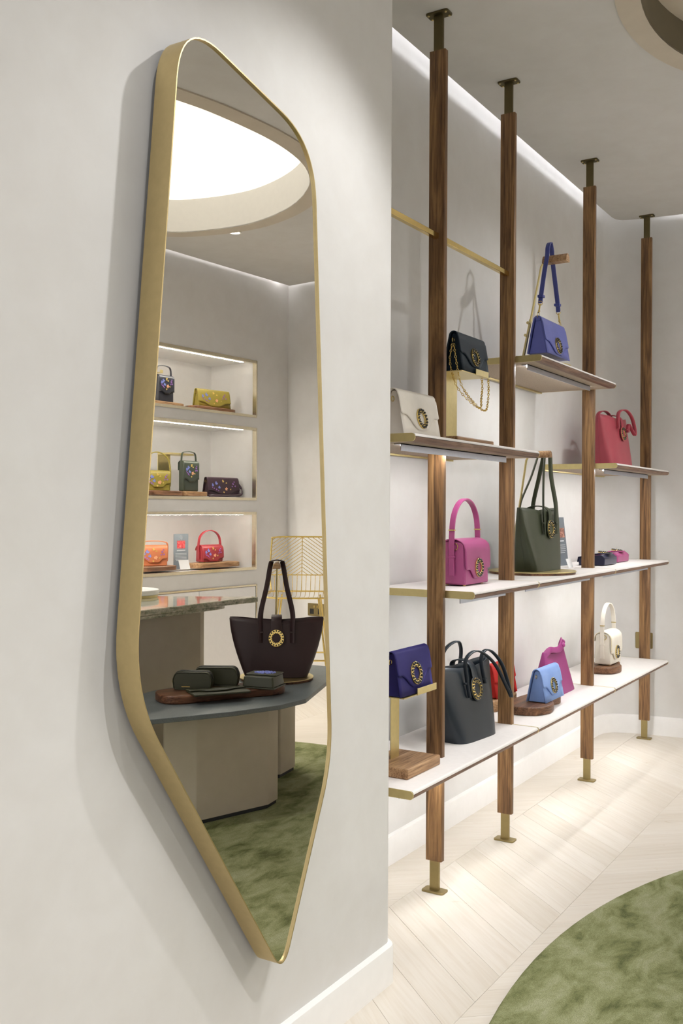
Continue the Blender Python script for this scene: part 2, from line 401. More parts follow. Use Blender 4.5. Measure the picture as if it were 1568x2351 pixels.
# the ceiling with two oculi
ocA = [tuple(p) for p in catmull([(2.894,-.205), (3.10,-.160), (3.43,-.135), (3.72,-.178), (3.95,-.288), (4.12,-.445), (4.24,-.61), (4.33,-.81), (4.37,-1.0), (4.35,-1.23), (4.27,-1.44), (4.05,-1.60), (3.6,-1.69), (3.0,-1.70), (2.5,-1.55), (2.22,-1.2), (2.2,-.8), (2.4,-.45), (2.65,-.28)], 5)]
ocB = ellipse(3.23, .55, .60-.075, .36-.075, 56)
colA, colB = offset(ocA, 0.09), offset(ocB, 0.075)
ce_line = [(p[0], p[1]) for p in far_line]
def inset(pts, d):
    out = []; P = [Vector(p) for p in pts]
    for i in range(len(P)):
        tg = (P[min(i+1, len(P)-1)]-P[max(i-1, 0)]).normalized(); out.append((P[i].x+tg.y*d, P[i].y-tg.x*d))
    return out
il = inset(ce_line, 0.075); il = [(-2.6, YA-0.075)]+il
il[-1] = (5.73, -1.63); bottom = [tuple((A0+TT*-7.1-NN*0.075)[:])]
outline = il+bottom
def panel_with_holes(name, outer, holes, z0, z1, mat):
    bm = bmesh.new(); loops = []
    for L in [outer]+holes:
        vs = [bm.verts.new((x, y, z0)) for x, y in L]; loops.append([bm.edges.new((vs[i], vs[(i+1) % len(vs)])) for i in range(len(vs))])
    bmesh.ops.triangle_fill(bm, edges=[e for L in loops for e in L], use_beauty=True)
    g = bmesh.ops.extrude_face_region(bm, geom=bm.faces[:])
    bmesh.ops.translate(bm, vec=(0, 0, z1-z0), verts=[v for v in g['geom'] if isinstance(v, bmesh.types.BMVert)])
    bmesh.ops.recalc_face_normals(bm, faces=bm.faces)
    me = D.meshes.new(name); bm.to_mesh(me); bm.free(); me.materials.append(MATS[mat]); o = D.objects.new(name, me); COL.objects.link(o); return o
ceil_o = struct(panel_with_holes('ceiling', outline, [offset(ocA, .004), offset(ocB, .004)], H, H+0.03, 'ceiling_plaster'), 'pale plaster ceiling with light coves along the walls')
lid = struct(MB().box(-2.6, 6.1, -2.5, 1.85, 3.02, 3.08).build('ceiling_void', 'ceiling_plaster'), 'upper ceiling over the light cove')
for nm, oc, col, ztop, pm, wm, lb in (('A', ocA, colA, 2.945, 'luminous_panel', 'well_white', 'large oval ceiling opening with a glowing panel inside'), ('B', ocB, colB, 2.875, 'collar_plaster', 'well_shade', 'small unlit oval recess in the ceiling near the posts')):
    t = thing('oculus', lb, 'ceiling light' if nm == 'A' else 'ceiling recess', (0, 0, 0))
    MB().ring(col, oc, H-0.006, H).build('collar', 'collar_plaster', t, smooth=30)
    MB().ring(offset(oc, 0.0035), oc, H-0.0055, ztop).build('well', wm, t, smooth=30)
    MB().prism(offset(oc, 0.004), ztop, ztop+0.01).build('panel', pm, t)
# cove light strips lying on the ceiling edge
cov = inset(ce_line, 0.12)
def cove(name, pts, label):
    mb = MB(); mb.sweep([(x, y, H+0.045) for x, y in pts], [(-.006, -.008), (.006, -.008), (.006, .008), (-.006, .008)], (0, 0, 1))
    tag(mb.build(name, 'cove_led'), label, 'light strip', 'light strips hidden in the ceiling coves')
cove('cove_light', [(2.3, YA-0.12), (5.2, YA-0.12)], 'light strip in the ceiling cove above the shelving')
cove('cove_light', [cov[-2], cov[-1]], 'light strip in the ceiling cove along the far wall')
cove('cove_light', [tuple((A0+TT*s-NN*0.12)[:]) for s in (-1.6, 1.1)], 'light strip in the ceiling cove above the wall niches')
# baseboards
def baseboard(name, pts, label):
    P = [Vector(p) for p in pts]; prof = [(0, 0), (0.014, 0), (0.014, 0.086), (0.012, 0.094), (0.006, 0.0985), (0, 0.1)]
    secs = []
    for i in range(len(P)):
        tg = (P[min(i+1, len(P)-1)]-P[max(i-1, 0)]).normalized(); n = Vector((tg.y, -tg.x))
        secs.append([(P[i].x+n.x*a, P[i].y+n.y*a, z) for a, z in prof])
    return struct(MB().loft(secs).build(name, 'white_paint', None, smooth=30), label)
baseboard('baseboard_left', [(-2.6, YM)]+end+[(2.25, YA)], 'white rounded skirting board below the mirror')
baseboard('baseboard_alcove', [(2.27, YA), (5.27, YA)], 'white skirting board behind the shelving')
baseboard('baseboard_far', far_line, 'white skirting board along the far wall')
# ------------------------------------------------------------------ rug
rug = thing('rug', 'green mottled rug with a curved edge on the oak floor', 'rug', (2.52, -0.34, 0))
ro = ellipse(0, 0, 1.735, 1.285, 120)
MB().prism(ro, 0.0005, 0.004).build('backing', 'rug_backing', rug)
MB().prism(offset(ro, -0.004), 0.004, 0.014).build('pile', 'rug_pile', rug, bevel=0.004)
# ------------------------------------------------------------------ downlights
def downlight(x, y, label, power, tx=None, ang=75):
    t = thing('downlight', label, 'ceiling light', (x, y, H), 0, 'recessed downlights')
    MB().ring(ellipse(0, 0, .036, .036, 24), ellipse(0, 0, .028, .028, 24), -0.003, 0.0).build('trim_ring', 'white_paint', t, smooth=30)
    MB().prism(ellipse(0, 0, .028, .028, 24), -0.002, -0.0005).build('lens', 'spot_lens', t)
    ld = D.lights.new('downlight_lamp', 'SPOT'); ld.energy = power; ld.spot_size = math.radians(ang); ld.spot_blend = 0.6; ld.shadow_soft_size = 0.03; ld.color = (1, .992, .98)
    lo = D.objects.new('lamp', ld); COL.objects.link(lo); lo.parent = t; lo.location = (0, 0, -0.012)
    if tx: lo.rotation_euler = Vector((tx[0]-x, tx[1]-y, tx[2]-H+.012)).to_track_quat('-Z', 'Y').to_euler()
downlight(4.471, -1.136, 'small round downlight beside the glowing ceiling oval, before the wall niches', SPOT*0.8)
downlight(2.15, 0.40, 'small round downlight over the rug, aimed at the mirror', SPOT*1.7, (1.55, 1.2, .9))
downlight(4.55, 0.35, 'small round downlight between the shelving and the glowing ceiling oval', SPOT, (3.9, 1.5, 1.2), 80)
downlight(0.9, 0.35, 'small round downlight over the bare end of the mirror wall', SPOT*.5, (1.0, 1.2, 1.0), 85)
for x_, y_, lb in ((-0.6, 0.35, 'unseen downlight added as fill above the near end of the mirror wall'), (-0.6, -0.9, 'unseen downlight added as fill near the shop front on the niche side'), (0.7, -0.9, 'unseen downlight added as fill in the middle of the shop on the niche side'), (1.6, -0.5, 'unseen downlight added to brighten the table plinths, between the rug edge and the glowing ceiling oval'), (4.95, -0.35, 'unseen downlight added as fill before the far wall')):  # out-of-view lamps added to brighten the room and the table plinths
    downlight(x_, y_, lb, SPOT*(.4 if x_ < 0 and y_ > 0 else 2.2 if x_ == 1.6 else 1), None, 120)
# ------------------------------------------------------------------ mirror
mo = [(1.3414, 2.0696), (1.7667, 1.9764), (1.8495, 0.6559), (1.6665, 0.2569), (1.2308, 0.8907)]
MTL = [0.115, 0.12, 0.085, 0.055, 0.11]
ml = rounded(mo, MTL, 12, True)
XZ = Matrix(((1, 0, 0, 0), (0, 0, 1, 0), (0, 1, 0, 0), (0, 0, 0, 1)))     # (x, z, y) -> world
mir = thing('wall_mirror', 'tall angular mirror with rounded corners in a deep brass frame', 'mirror', (0, 0, 0))
YF = 1.158
MB().ring(offset(ml, 0.0025), ml, YF, 1.207, XZ).build('frame', 'satin_brass', mir, smooth=35)
MB().prism(offset(ml, 0.0005), 1.1625, 1.1675, XZ).build('mirror_glass', 'mirror_glass', mir)
MB().prism(offset(ml, -0.03), 1.1685, 1.2215, XZ).build('backing_board', 'kick_black', mir)

# ------------------------------------------------------------------ shelving posts
PX = [2.425, 2.8304, 3.4093, 4.3598, 5.3284]; PY = 1.3874
POSTN = ['half hidden behind the end of the mirror wall', 'standing beside the cream and black clutch bags', 'standing beside the dark tote bag', 'standing beside the ivory handbag', 'standing beside the rounded far corner']
def rr(hx, hy, r=0.004): return rounded([(-hx, -hy), (hx, -hy), (hx, hy), (-hx, hy)], r, 3)
def make_post():
    t = thing('shelf_post', '', 'post', (0, 0, 0), 0, 'oak posts between floor and ceiling')
    MB().prism(rr(.0112, .0274, .003), .0993, 2.6467).build('oak_shaft', 'oak_post', t, smooth=35)
    for z0, z1, m, nm in ((0, .0065, 'bronze', 'foot_plate'), (H-.0065, H, 'bronze_dark', 'ceiling_plate')):
        pl = MB().prism(rr(.0216, .0376, .008), z0, z1).build(nm, m, t, bevel=.001)
        if nm == 'ceiling_plate':
            for sx in (-1, 1):
                for sy in (-1, 1):
                    MB().lathe([(.0038, 0), (.0038, -.002), (.002, -.003)], 10, Matrix.Translation((sx*.014, sy*.0295, H-.0065))).build('screw', 'brass', pl)
    MB().prism(rr(.0058, .0155, .001), .0065, .11).build('lower_rod', 'bronze', t, smooth=30)
    MB().prism(rr(.0058, .0155, .001), 2.63, H-.0065).build('upper_rod', 'bronze_dark', t, smooth=30)
    return t
post0 = make_post()
for i, x in enumerate(PX):
    p = post0 if i == 0 else copy_tree(post0)
    p.location = (x, PY, 0); p['label'] = 'slim oak shelf post with metal ends ' + POSTN[i]
for i, lb in ((0, 'square brass rail passing in from behind the mirror wall to the first oak post'), (1, 'square brass rail joining two oak posts above the black clutch bag')):
    r = MB().box(PX[i]+.0112, PX[i+1]-.0112, PY-.008, PY+.008, 2.054, 2.071).build('brass_rail', 'brass_bright', None, bevel=.0008); tag(r, lb, 'rail', 'brass rails between the posts')

# ------------------------------------------------------------------ shelves
YFR, YBK, TH = 1.262, 1.612, 0.0235
def shelf(x0, x1, zt, label, cap0=True, led=(0.06, 0.13)):
    t = thing('shelf', label, 'shelf', ((x0+x1)/2, (YFR+YBK)/2, zt-TH), 0, 'shelves between the oak posts')
    hx, hy = (x1-x0)/2, (YBK-YFR)/2; c = 0.004; t2 = TH-0.0085
    def half(front_r, z0, z1, inset=0):
        pts = [(hy, z0), (hy, z1)]
        return pts
    # white top layer, rounded over the front edge
    top = [(hy, t2), (hy, TH), (-hy+.008, TH)]+[(-hy+.008-.008*sin(a), TH-.0085+.0085*cos(a)) for a in [PI/2*k/5 for k in range(1, 6)]]
    MB().loft([[(x, y, z) for y, z in top] for x in (-hx+c, hx-c)]).build('leather_top', 'shelf_leather', t, smooth=40)
    edge = [(-hy+.03, 0.0), (-hy+.03, t2-.0012), (-hy+.0012, t2-.0012)]+[(-hy+.012-.0115*cos(a), .0135-.0135*sin(a)) for a in [PI/2*k/6 for k in range(0, 7)]]
    MB().loft([[(x, y, z) for y, z in edge] for x in (-hx+c, hx-c)]).build('walnut_edge', 'walnut_edge', t, smooth=40)
    MB().box(-hx+c, hx-c, -hy+.0295, hy, 0.0004, t2-.0012).build('underside', 'shelf_felt', t)
    MB().box(-hx+c, hx-c, -hy+.002, hy, t2-.0013, t2+.0002).build('seam', 'dark_gap', t)
    for e in (-1, 1):
        cp = [(hy, 0), (hy, TH)]+[(-hy+.011-.011*sin(a), TH/2+TH/2*cos(a)) for a in [PI*k/10 for k in range(11)]]
        MB().loft([[(x, y, z) for y, z in cp] for x in ((-hx, -hx+c) if e < 0 else (hx-c, hx))]).build('end_cap', 'brass', t, smooth=40)
    MB().box(-hx+c, hx-c, hy-.012, hy+.004, -.006, 0.0).build('back_rail', 'brass', t)
    pr = MB(); a, b = -hx+led[0], hx-led[1]
    pr.box(a, b, -hy+.075, -hy+.0775, -.021, 0.0); pr.box(a, b, -hy+.075, -hy+.098, -.0025, 0.0)
    pr.build('light_profile', 'aluminium', t)
    MB().box(a+.025, b, -hy+.079, -hy+.091, -.0062, -.0026).build('light_strip', 'led_strip', t)
    return t
L1, L2, L3, L4 = 0.426, 0.949, 1.415, 1.765
shelf(2.437, 3.409, L1, 'lowest white shelf carrying the indigo clutch stand and dark tote')
shelf(3.410, 4.3605, L1, 'lowest white shelf carrying the sky blue, red and fuchsia bags')
shelf(4.3615, 5.3165, L1, 'lowest white shelf carrying the ivory handbag by the far corner')
shelf(2.842, 3.409, L2, 'waist-high white shelf carrying the magenta handbag')
shelf(3.410, 4.3605, L2, 'waist-high white shelf carrying the green tote bag')
shelf(4.3615, 5.3165, L2, 'waist-high white shelf carrying two flat wallets')
shelf(2.437, 3.409, L3, 'raised white shelf carrying the cream clutch and black clutch stand')
shelf(4.371, 5.31, L3, 'raised white shelf carrying the coral pink tote bag')
shelf(3.4205, 4.349, L4, 'topmost white shelf carrying the violet bag and its hanger')

# ------------------------------------------------------------------ bag parts
def medallion(parent, mx, rx, rz, backing=None, disc=None):
    """gold oval of stones; local plane x (right), z (up), -y is out of the bag."""
    n = 36
    XZl = mx @ Matrix(((1,0,0,0),(0,0,-1,0),(0,1,0,0),(0,0,0,1)))      # (x, z, outward)
    if backing:
        MB().prism(ellipse(0, 0, rx*1.14, rz*1.14, n), -.0015, .0012, XZl).build('medallion_pad', backing, parent, bevel=.0008)
    g = MB().ring(ellipse(0, 0, rx, rz, n), ellipse(0, 0, rx*.55, rz*.55, n), -.001, .004, XZl).build('medallion', 'brass_bright', parent, bevel=.0008, bseg=1)
    if disc: MB().prism(ellipse(0, 0, rx*.55, rz*.55, 24), -.001, .0014, XZl).build('medallion_centre', disc, parent)
    gm = MB()
    for k in range(16):
        a = 2*PI*k/16; gm.ball((rx*.86*cos(a), rz*.86*sin(a), .0045), min(rx, rz)*.118, XZl, 4, 7)
    for k in range(16):
        a = 2*PI*(k+.5)/16; gm.ball((rx*.62*cos(a), rz*.62*sin(a), .0042), min(rx, rz)*.065, XZl, 4, 6)
    st = gm.build('gemstones', 'gem_dark', g, smooth=80); st['kind'] = 'stuff'
    return g
def front_frame(x, y0, z0, y1, z1, z):
    """matrix on the plane through (y0,z0)-(y1,z1) at height z, facing -y"""
    f = (z-z0)/(z1-z0); y = y0+(y1-y0)*f; tilt = math.atan2(y1-y0, z1-z0)
    return Matrix.Translation((x, y, z)) @ Matrix.Rotation(-tilt, 4, 'X')
def ringtube(parent, c, r, th, mat='brass_bright', mx=None, ax='x', name='ring'):
    pts = []
    for k in range(16):
        a = 2*PI*k/16
        pts.append({'x': (c[0], c[1]+r*cos(a), c[2]+r*sin(a)), 'y': (c[0]+r*cos(a), c[1], c[2]+r*sin(a)), 'z': (c[0]+r*cos(a), c[1]+r*sin(a), c[2])}[ax])
    return MB().tube(pts, th, 6, True).build(name, mat, parent, smooth=80)
def flap_sheet(w, h, yb, yt, yf, zf, zb, rtop, off=0.0035, nx=28, nf=9, xs=None):
    """sheet from back (zb) over the top to the front edge zf(x)."""
    rows = []
    for i in range(nx+1):
        x = -w/2+w*i/nx; row = []
        for k in range(4):
            q = k/4; z = zb+(h-rtop-zb)*q; row.append((x, yb+(yt[1]-yb)*(z/h)+off, z))
        y1, y0 = yt[1]+off, yt[0]-off; cy, hy = (y0+y1)/2, (y1-y0)/2
        for k in range(9):
            a = PI*k/8; row.append((x, cy+hy*cos(a), h-rtop+(rtop+off)*sin(a)))
        ze = zf(x)
        for k in range(1, nf+1):
            q = k/nf; z = h-rtop+(ze-h+rtop)*q; row.append((x, yf+(yt[0]-yf)*(z/h)-off, z))
        rows.append(row)
    return rows
def clutch(label, cat, mat, loc, rz=0, w=.207, h=.122, d=.058, gusset=None, chain=None, zs=.47, zm=.17, ring=True, med=True, group=None, mrx=.031, mrz=.031, name='clutch_bag', flowers=False, corner=.2):
    t = thing(name, label, cat, loc, rz, group)
    db, dt = d/2, d*.17
    rt_ = dt
    def sec(x, ins):
        b, tp = db-ins, dt-ins*.5
        return [(x, -b, .002), (x, b, .002), (x, tp, h-rt_)]+[(x, tp*cos(a), h-rt_+(rt_-.002)*sin(a)) for a in [PI*k/6 for k in range(1, 6)]]+[(x, -tp, h-rt_)]
    MB().loft([sec(-w/2+.007, .002), sec(w/2-.007, .002)]).build('body', gusset or mat, t, bevel=.002)
    # front panel
    fp = []
    for i in range(13):
        x = -w/2+w*i/12; fp.append([(x, -db+(db-dt)*q-.0015, .001+(h*.93)*q) for q in (0, .25, .5, .75, 1)])
    MB().sheet(fp).build('front_panel', mat, t, smooth=40, solid=.003, soff=0)
    def zf(x):
        s = abs(x)/(w/2); base = h*(zs+(zm-zs)*smooth01((.80-s)/.62))
        if s > 1-corner*.35: base += h*.02*((s-(1-corner*.35))/(corner*.35))**2
        return base
    fl = MB().sheet(flap_sheet(w+.004, h, db, (-dt, dt), -db-.003, zf, .002, rt_)).build('flap', mat, t, smooth=50, solid=.0035, soff=0)
    if med: medallion(fl, front_frame(0, -db-.0085, 0, -dt-.0055, h, h*zm+mrz*1.12), mrx, mrz)
    if flowers: embroider(fl, w, h, lambda x, z: front_frame(x, -db-.009, 0, -dt-.006, h, z), zf)
    if ring:
        for s in (-1, 1): ringtube(t, (s*(w/2+.001), 0, h*.80), .0075, .0013, ax='y')
    if chain:
        for pth in chain: chain_part(t, pth)
    return t
def chain_part(t, pts):
    P = catmull(pts, 14, False); mb = MB(); acc = 0; k = 0
    for i in range(1, len(P)):
        acc += (P[i]-P[i-1]).length
        if acc >= .0062:
            acc = 0; k += 1; tg = (P[i]-P[i-1]).normalized(); sd = tg.orthogonal().normalized()
            if k % 2: sd = tg.cross(sd)
            mb.tube([P[i]+tg*.0055*cos(2*PI*j/8)+sd*.0034*sin(2*PI*j/8) for j in range(8)], .0012, 5, True)
    o = mb.build('chain', 'brass_bright', t, smooth=80); o['kind'] = 'stuff'; return o
def embroider(parent, w, h, frame, zf, seed=3):
    rnd = random.Random(seed)
    cols = {'thread_blue': MB(), 'thread_lilac': MB(), 'thread_peach': MB(), 'thread_gold': MB()}
    def flower(mb, x, z, r, n=5):
        mx = frame(x*w, z*h) @ Matrix(((1,0,0,0),(0,0,-1,0),(0,1,0,0),(0,0,0,1)))
        for k in range(n):
            a = 2*PI*k/n+rnd.random(); mb.prism(ellipse(r*.55*cos(a), r*.55*sin(a), r*.5, r*.38, 8, a), -.0003, .0009, mx)
    for x, z, r, c in ((-.06, .42, .012, 'thread_peach'), (.24, .72, .012, 'thread_blue'), (.36, .62, .010, 'thread_blue'), (.16, .50, .010, 'thread_blue'), (-.30, .70, .007, 'thread_lilac'), (-.36, .58, .006, 'thread_lilac'), (-.26, .56, .005, 'thread_lilac'), (-.34, .80, .005, 'thread_lilac'),
                       (.26, .38, .006, 'thread_lilac'), (.33, .44, .005, 'thread_lilac'), (.20, .32, .004, 'thread_lilac'), (.38, .50, .004, 'thread_lilac'), (.02, .84, .009, 'thread_gold'), (-.08, .74, .006, 'thread_gold'), (.03, .24, .006, 'thread_gold'), (-.20, .40, .005, 'thread_gold')):
        flower(cols[c], x, z, r)
    for c, mb in cols.items():
        o = mb.build('embroidery', c, parent); o['kind'] = 'stuff'

def box_bag(label, mat, loc, rz=0, w=.195, h=.15, d=.085, hz=.135, name='handbag', med=True, flowers=False, group=None, zs=.36, zm=.16, feet=True, hw=.02, tabs=True, edge=None):
    t = thing(name, label, 'handbag', loc, rz, group); z0 = .004 if feet else 0
    ins = .012
    pts = [(-d/2, z0), (d/2, z0), (d/2-.004, h-.012), (d/2-.016, h-.002), (-d/2+.016, h-.002), (-d/2+.004, h-.012)]
    MB().loft([[(x, y, z) for y, z in pts] for x in (-w/2+.004, w/2-.004)]).build('body', mat, t, bevel=.005, bseg=3)
    for s in (-1, 1):
        MB().loft([[(x, y*.93, z0+.004+(z-z0)*.95) for y, z in pts] for x in (s*(w/2-.005), s*(w/2-.001))]).build('side_panel', mat, t, bevel=.0015)
    def zf(x):
        s = abs(x)/(w/2); r = .08
        b = h*(zs+(zm-zs)*smooth01((.70-s)/.40))
        if s > .9: b += h*.06*((s-.9)/.1)**2
        return b
    rows = flap_sheet(w+.003, h+.001, d/2-.002, (-d/2+.002, d/2-.002), -d/2-.002, zf, h*.72, .03, .003)
    fl = MB().sheet(rows).build('flap', mat, t, smooth=50, solid=.004, soff=0)
    if edge: MB().tube([(w/2*s_, r[1], r[2]) for s_ in (-1,) for r in [(0, q[1]-.002, q[2]) for q in rows[0][4:]]], .0016, 6).build('piping', edge, t, smooth=80)
    if med: medallion(fl, front_frame(0, -d/2-.0075, 0, -d/2-.0035, h, h*zm+.035), .0315, .0325)
    if flowers: embroider(fl, w, h, lambda x, z: front_frame(x, -d/2-.008, 0, -d/2-.004, h, z), zf)
    # arched handle, from the sides
    ar = [(-w/2-.004, 0, h*.22), (-w/2-.006, 0, h*.5), (-w/2-.007, 0, h*.98)]
    for k in range(1, 12):
        a = PI-PI*k/12; ar.append(((w/2+.004)*cos(a)*(.93+.07*abs(cos(a))), 0, h+.012+(hz-.012)*sin(a)**.8))
    ar += [(w/2+.007, 0, h*.98), (w/2+.006, 0, h*.5), (w/2+.004, 0, h*.22)]
    hd = MB().strap(catmull(ar, 4, False), (0, 1, 0), hw, .006).build('handle', mat, t, smooth=50)
    if tabs:
        for s in (-1, 1):
            MB().box(s*(w/2+.005)-.0055, s*(w/2+.005)+.0055, -hw*.62, hw*.62, h*.62, h*.66).build('keeper', mat, hd, bevel=.001)
            ringtube(t, (s*(w/2+.001), -hw*.45, h*.86), .011, .0014, ax='x')
            MB().box(s*(w/2+.004)-.005, s*(w/2+.004)+.005, -hw*.55, hw*.55, h+.032, h+.036).build('buckle', 'brass_bright', hd)
    if feet:
        for sx in (-1, 1):
            for sy in (-1, 1): MB().lathe([(.005, 0), (.005, .004)], 10, Matrix.Translation((sx*w*.36, sy*d*.33, 0))).build('foot', 'brass_bright', t)
    return t

def tote(label, mat, loc, rz=0, wb=.262, wt=.385, db=.125, dt=.075, h=.25, handles='up', zbar=.50, ybar=.0, group=None, tilt=0, sw=.018, tw=.030, med=True, medr=.032, flat=0.0, lean=0):
    t = thing('tote_bag', label, 'tote bag', loc, rz, group)
    if lean: t.rotation_euler = (0, lean, rz)
    N = 40; rows = []; NZ = 12
    for j in range(NZ+1):
        q = j/NZ; wq = wb+(wt-wb)*(1-(1-q)**1.6); dq = db+(dt-db)*q; rows.append([])
        for k in range(N):
            a = 2*PI*k/N; e = 5.0
            x = wq/2*math.copysign(abs(cos(a))**(2/e), cos(a)); y = dq/2*math.copysign(abs(sin(a))**(2/e), sin(a))
            s = abs(x)/(wq/2)
            y *= 1-.70*s**2.5*q**1.2
            z = h*q
            if q > .6: z -= (.016*(1-s*s)**2)*(q-.6)/.4
            rows[-1].append((x, y, z))
    body = MB(); body.loft(rows, True, True, False)
    bo = body.build('body', mat, t, smooth=60, solid=.003, soff=-1)
    MB().prism(ellipse(0, 0, wb/2*.96, db/2*.9, 30, 0, 5), .004, .007).build('inner_base', 'lining', t)
    for s in (-1, 1): MB().tube([(s*(wb/2+(wt-wb)/2*(1-(1-q)**1.6))*1.002, 0, h*q) for q in [.03+.95*k/8 for k in range(9)]], .0014, 5).build('side_seam', mat, t, smooth=80)
    yf = lambda z: -(db+(dt-db)*z/h)/2-.003
    # closing tab with the medallion
    zm_ = h*.66
    pth = [(0, -yf(h)-.002, h*.86), (0, -yf(h)+.0, h-.006), (0, -yf(h)*.4, h+.006), (0, yf(h)*.5, h+.004), (0, yf(h)-.002, h-.012), (0, yf(h*.8)-.003, h*.82), (0, yf(zm_)-.003, zm_+.01)]
    tb = MB().strap(catmull(pth, 5, False), (1, 0, 0), tw, .004).build('closing_tab', mat, t, smooth=50)
    if med: medallion(tb, front_frame(0, yf(0)-.004, 0, yf(h)-.004, h, zm_), medr, medr*1.08, mat, mat)
    # handles
    hx = wt*.17
    for sgn in (-1, 1):
        y_at = lambda z: yf(z)*(-1 if sgn > 0 else 1)+(.003 if sgn > 0 else -.003)
        if handles == 'up':
            L = []
            for s in (-1, 1):
                L.append([(s*hx, y_at(h*.56), h*.58), (s*hx, y_at(h*.8), h*.82), (s*hx*.99, y_at(h), h+.02), (s*hx*.62, y_at(h)*.55+ybar*.5, h+(zbar-h)*.55), (s*.026, ybar+sgn*.014, zbar-.012)])
            pth = L[0]+[(-.012, ybar+sgn*.014, zbar+.001), (.012, ybar+sgn*.014, zbar+.001)]+L[1][::-1]
            w_ = sw
        elif callable(handles): pth = handles(sgn, hx, y_at, h); w_ = sw
        pp = catmull(pth, 6, False)
        hd = MB().strap(pp, (0, 1, 0) if handles != 'up' else (lambda u: (0, 1, 0) if .38 < u < .62 else (.75, .65, 0) if u <= .38 else (.75, -.65, 0)), w_, .0045).build('handle', mat, t, smooth=60)
        if sgn < 0:
            for s in (-1, 1): MB().box(s*hx-.011, s*hx+.011, y_at(h*.74)-.004, y_at(h*.74)+.004, h*.745, h*.772).build('keeper', mat, hd, bevel=.001)
    return t

# ------------------------------------------------------------------ display props
def slab(label, pts, loc, rz=0, th=.03, mat='oak_slab', name='display_board', group=None, cat='display board'):
    t = MB().prism([tuple(p) for p in catmull([(x, y) for x, y in pts], 8)], 0, th).build(name, mat, None, bevel=min(.006, th*.25), bseg=3)
    t.location = loc; t.rotation_euler = (0, 0, rz); return tag(t, label, cat, group)
def bag_stand(label, loc, rz, base, plate_w, zt, tray, lip_w, group=None, plate_y=.045):
    """wooden block, brass plate rising from it and folding into a tray with a front lip"""
    t = thing('bag_stand', label, 'display stand', loc, rz, group)
    bx, by, bz = base
    MB().prism(rr(bx/2, by/2, .006), 0, bz).build('base_block', 'oak_block', t, bevel=.004, bseg=2)
    MB().box(-plate_w/2, plate_w/2, plate_y, plate_y+.003, bz-.003, zt).build('upright', 'brass', t)
    x0, x1, y0 = tray
    MB().box(x0, x1, y0, plate_y+.003, zt-.003, zt).build('tray', 'brass', t)
    MB().box(lip_w[0], lip_w[1], y0-.003, y0, zt-.003, zt+.017).build('lip', 'brass', t, bevel=.0006)
    return t
def hanger(label, loc, rz, bar, disc_r=.15, top=(0, -.05, .40), bottom=(0, .06, .012), bar_len=.09, screws=True, bar_r=.017, wood_base=True, disc_off=(0, 0)):
    """round brass-topped base, slanting rod and a half-round wooden bar (axis along -y)"""
    t = thing('bag_hanger', label, 'display hanger', loc, rz)
    dx, dy = disc_off
    MB().prism(ellipse(dx, dy, disc_r-.003, disc_r-.003, 64), 0, .009).build('base_board', 'oak_slab', t, bevel=.001)
    MB().prism(ellipse(dx, dy, disc_r, disc_r, 64), .009, .013).build('base_plate', 'brass', t, bevel=.001)
    b, p = Vector(bottom), Vector(top); mid = b+(p-b)*.46
    MB().tube([b, mid], .0062, 10).build('lower_rod', 'brass', t, smooth=60)
    MB().tube([mid-(p-b)*.02, p-(p-b)*.03, p+Vector((0, -.008, .004)), p+Vector((0, -.02, .006))], .0042, 10).build('upper_rod', 'brass', t, smooth=60)
    if screws:
        for q in (.30, .42):
            c = b+(p-b)*q; sc_ = MB().tube([c, c+Vector((-.022, 0, 0))], .0018, 6)
            sc_.tube([c+Vector((-.016, 0, 0)), c+Vector((-.026, 0, 0))], .0058, 10); sc_.build('thumb_screw', 'brass', t, smooth=50)
    prof = [(-bar_r, 0), (bar_r, 0)]+[(bar_r*cos(a), bar_r*1.5*sin(a)) for a in [PI*k/12 for k in range(1, 12)]]
    MB().loft([[(p.x+x, y, p.z-.004+z) for x, z in prof] for y in (p.y-.008, p.y-.008-bar_len)]).build('hanging_bar', 'oak_block', t, bevel=.001)
    return t

# ================================================================== things on the shelving
BAG = 'jewelled clutch bags'
# raised shelf, left: cream clutch + black velvet clutch on a stand
clutch('cream leather clutch with dark stone oval, beside the first oak post', 'clutch bag', 'cream_leather', (2.636, 1.375, L3), 0, w=.238, h=.134, d=.07, gusset='cream_leather')
st = bag_stand('brass bag stand on a wooden block holding up the black clutch', (3.085, 1.43, L3), 0, (.30, .13, .028), .16, L4-L3-.092-.012, (-.11, .105, -.060), (.0, .105), plate_y=.045)
zb_ = L3+L4-L3-.092-.012
clutch('black teal velvet clutch with hanging gold chain on a brass stand', 'clutch bag', 'teal_velvet', (3.102, 1.408, zb_+.001), 0, w=.222, h=.128, d=.062, chain=[
    [(-.108, 0, .095), (-.112, -.012, .03), (-.104, -.028, -.05), (-.04, -.05, -.108), (.02, -.058, -.122), (.06, -.05, -.09), (.085, -.042, -.04), (.09, -.038, -.006)],
    [(-.108, .004, .095), (-.110, .012, .03), (-.095, -.006, -.05), (-.035, -.03, -.098), (.02, -.04, -.112), (.05, -.03, -.08), (.07, -.025, -.04), (.078, -.02, -.006)]])
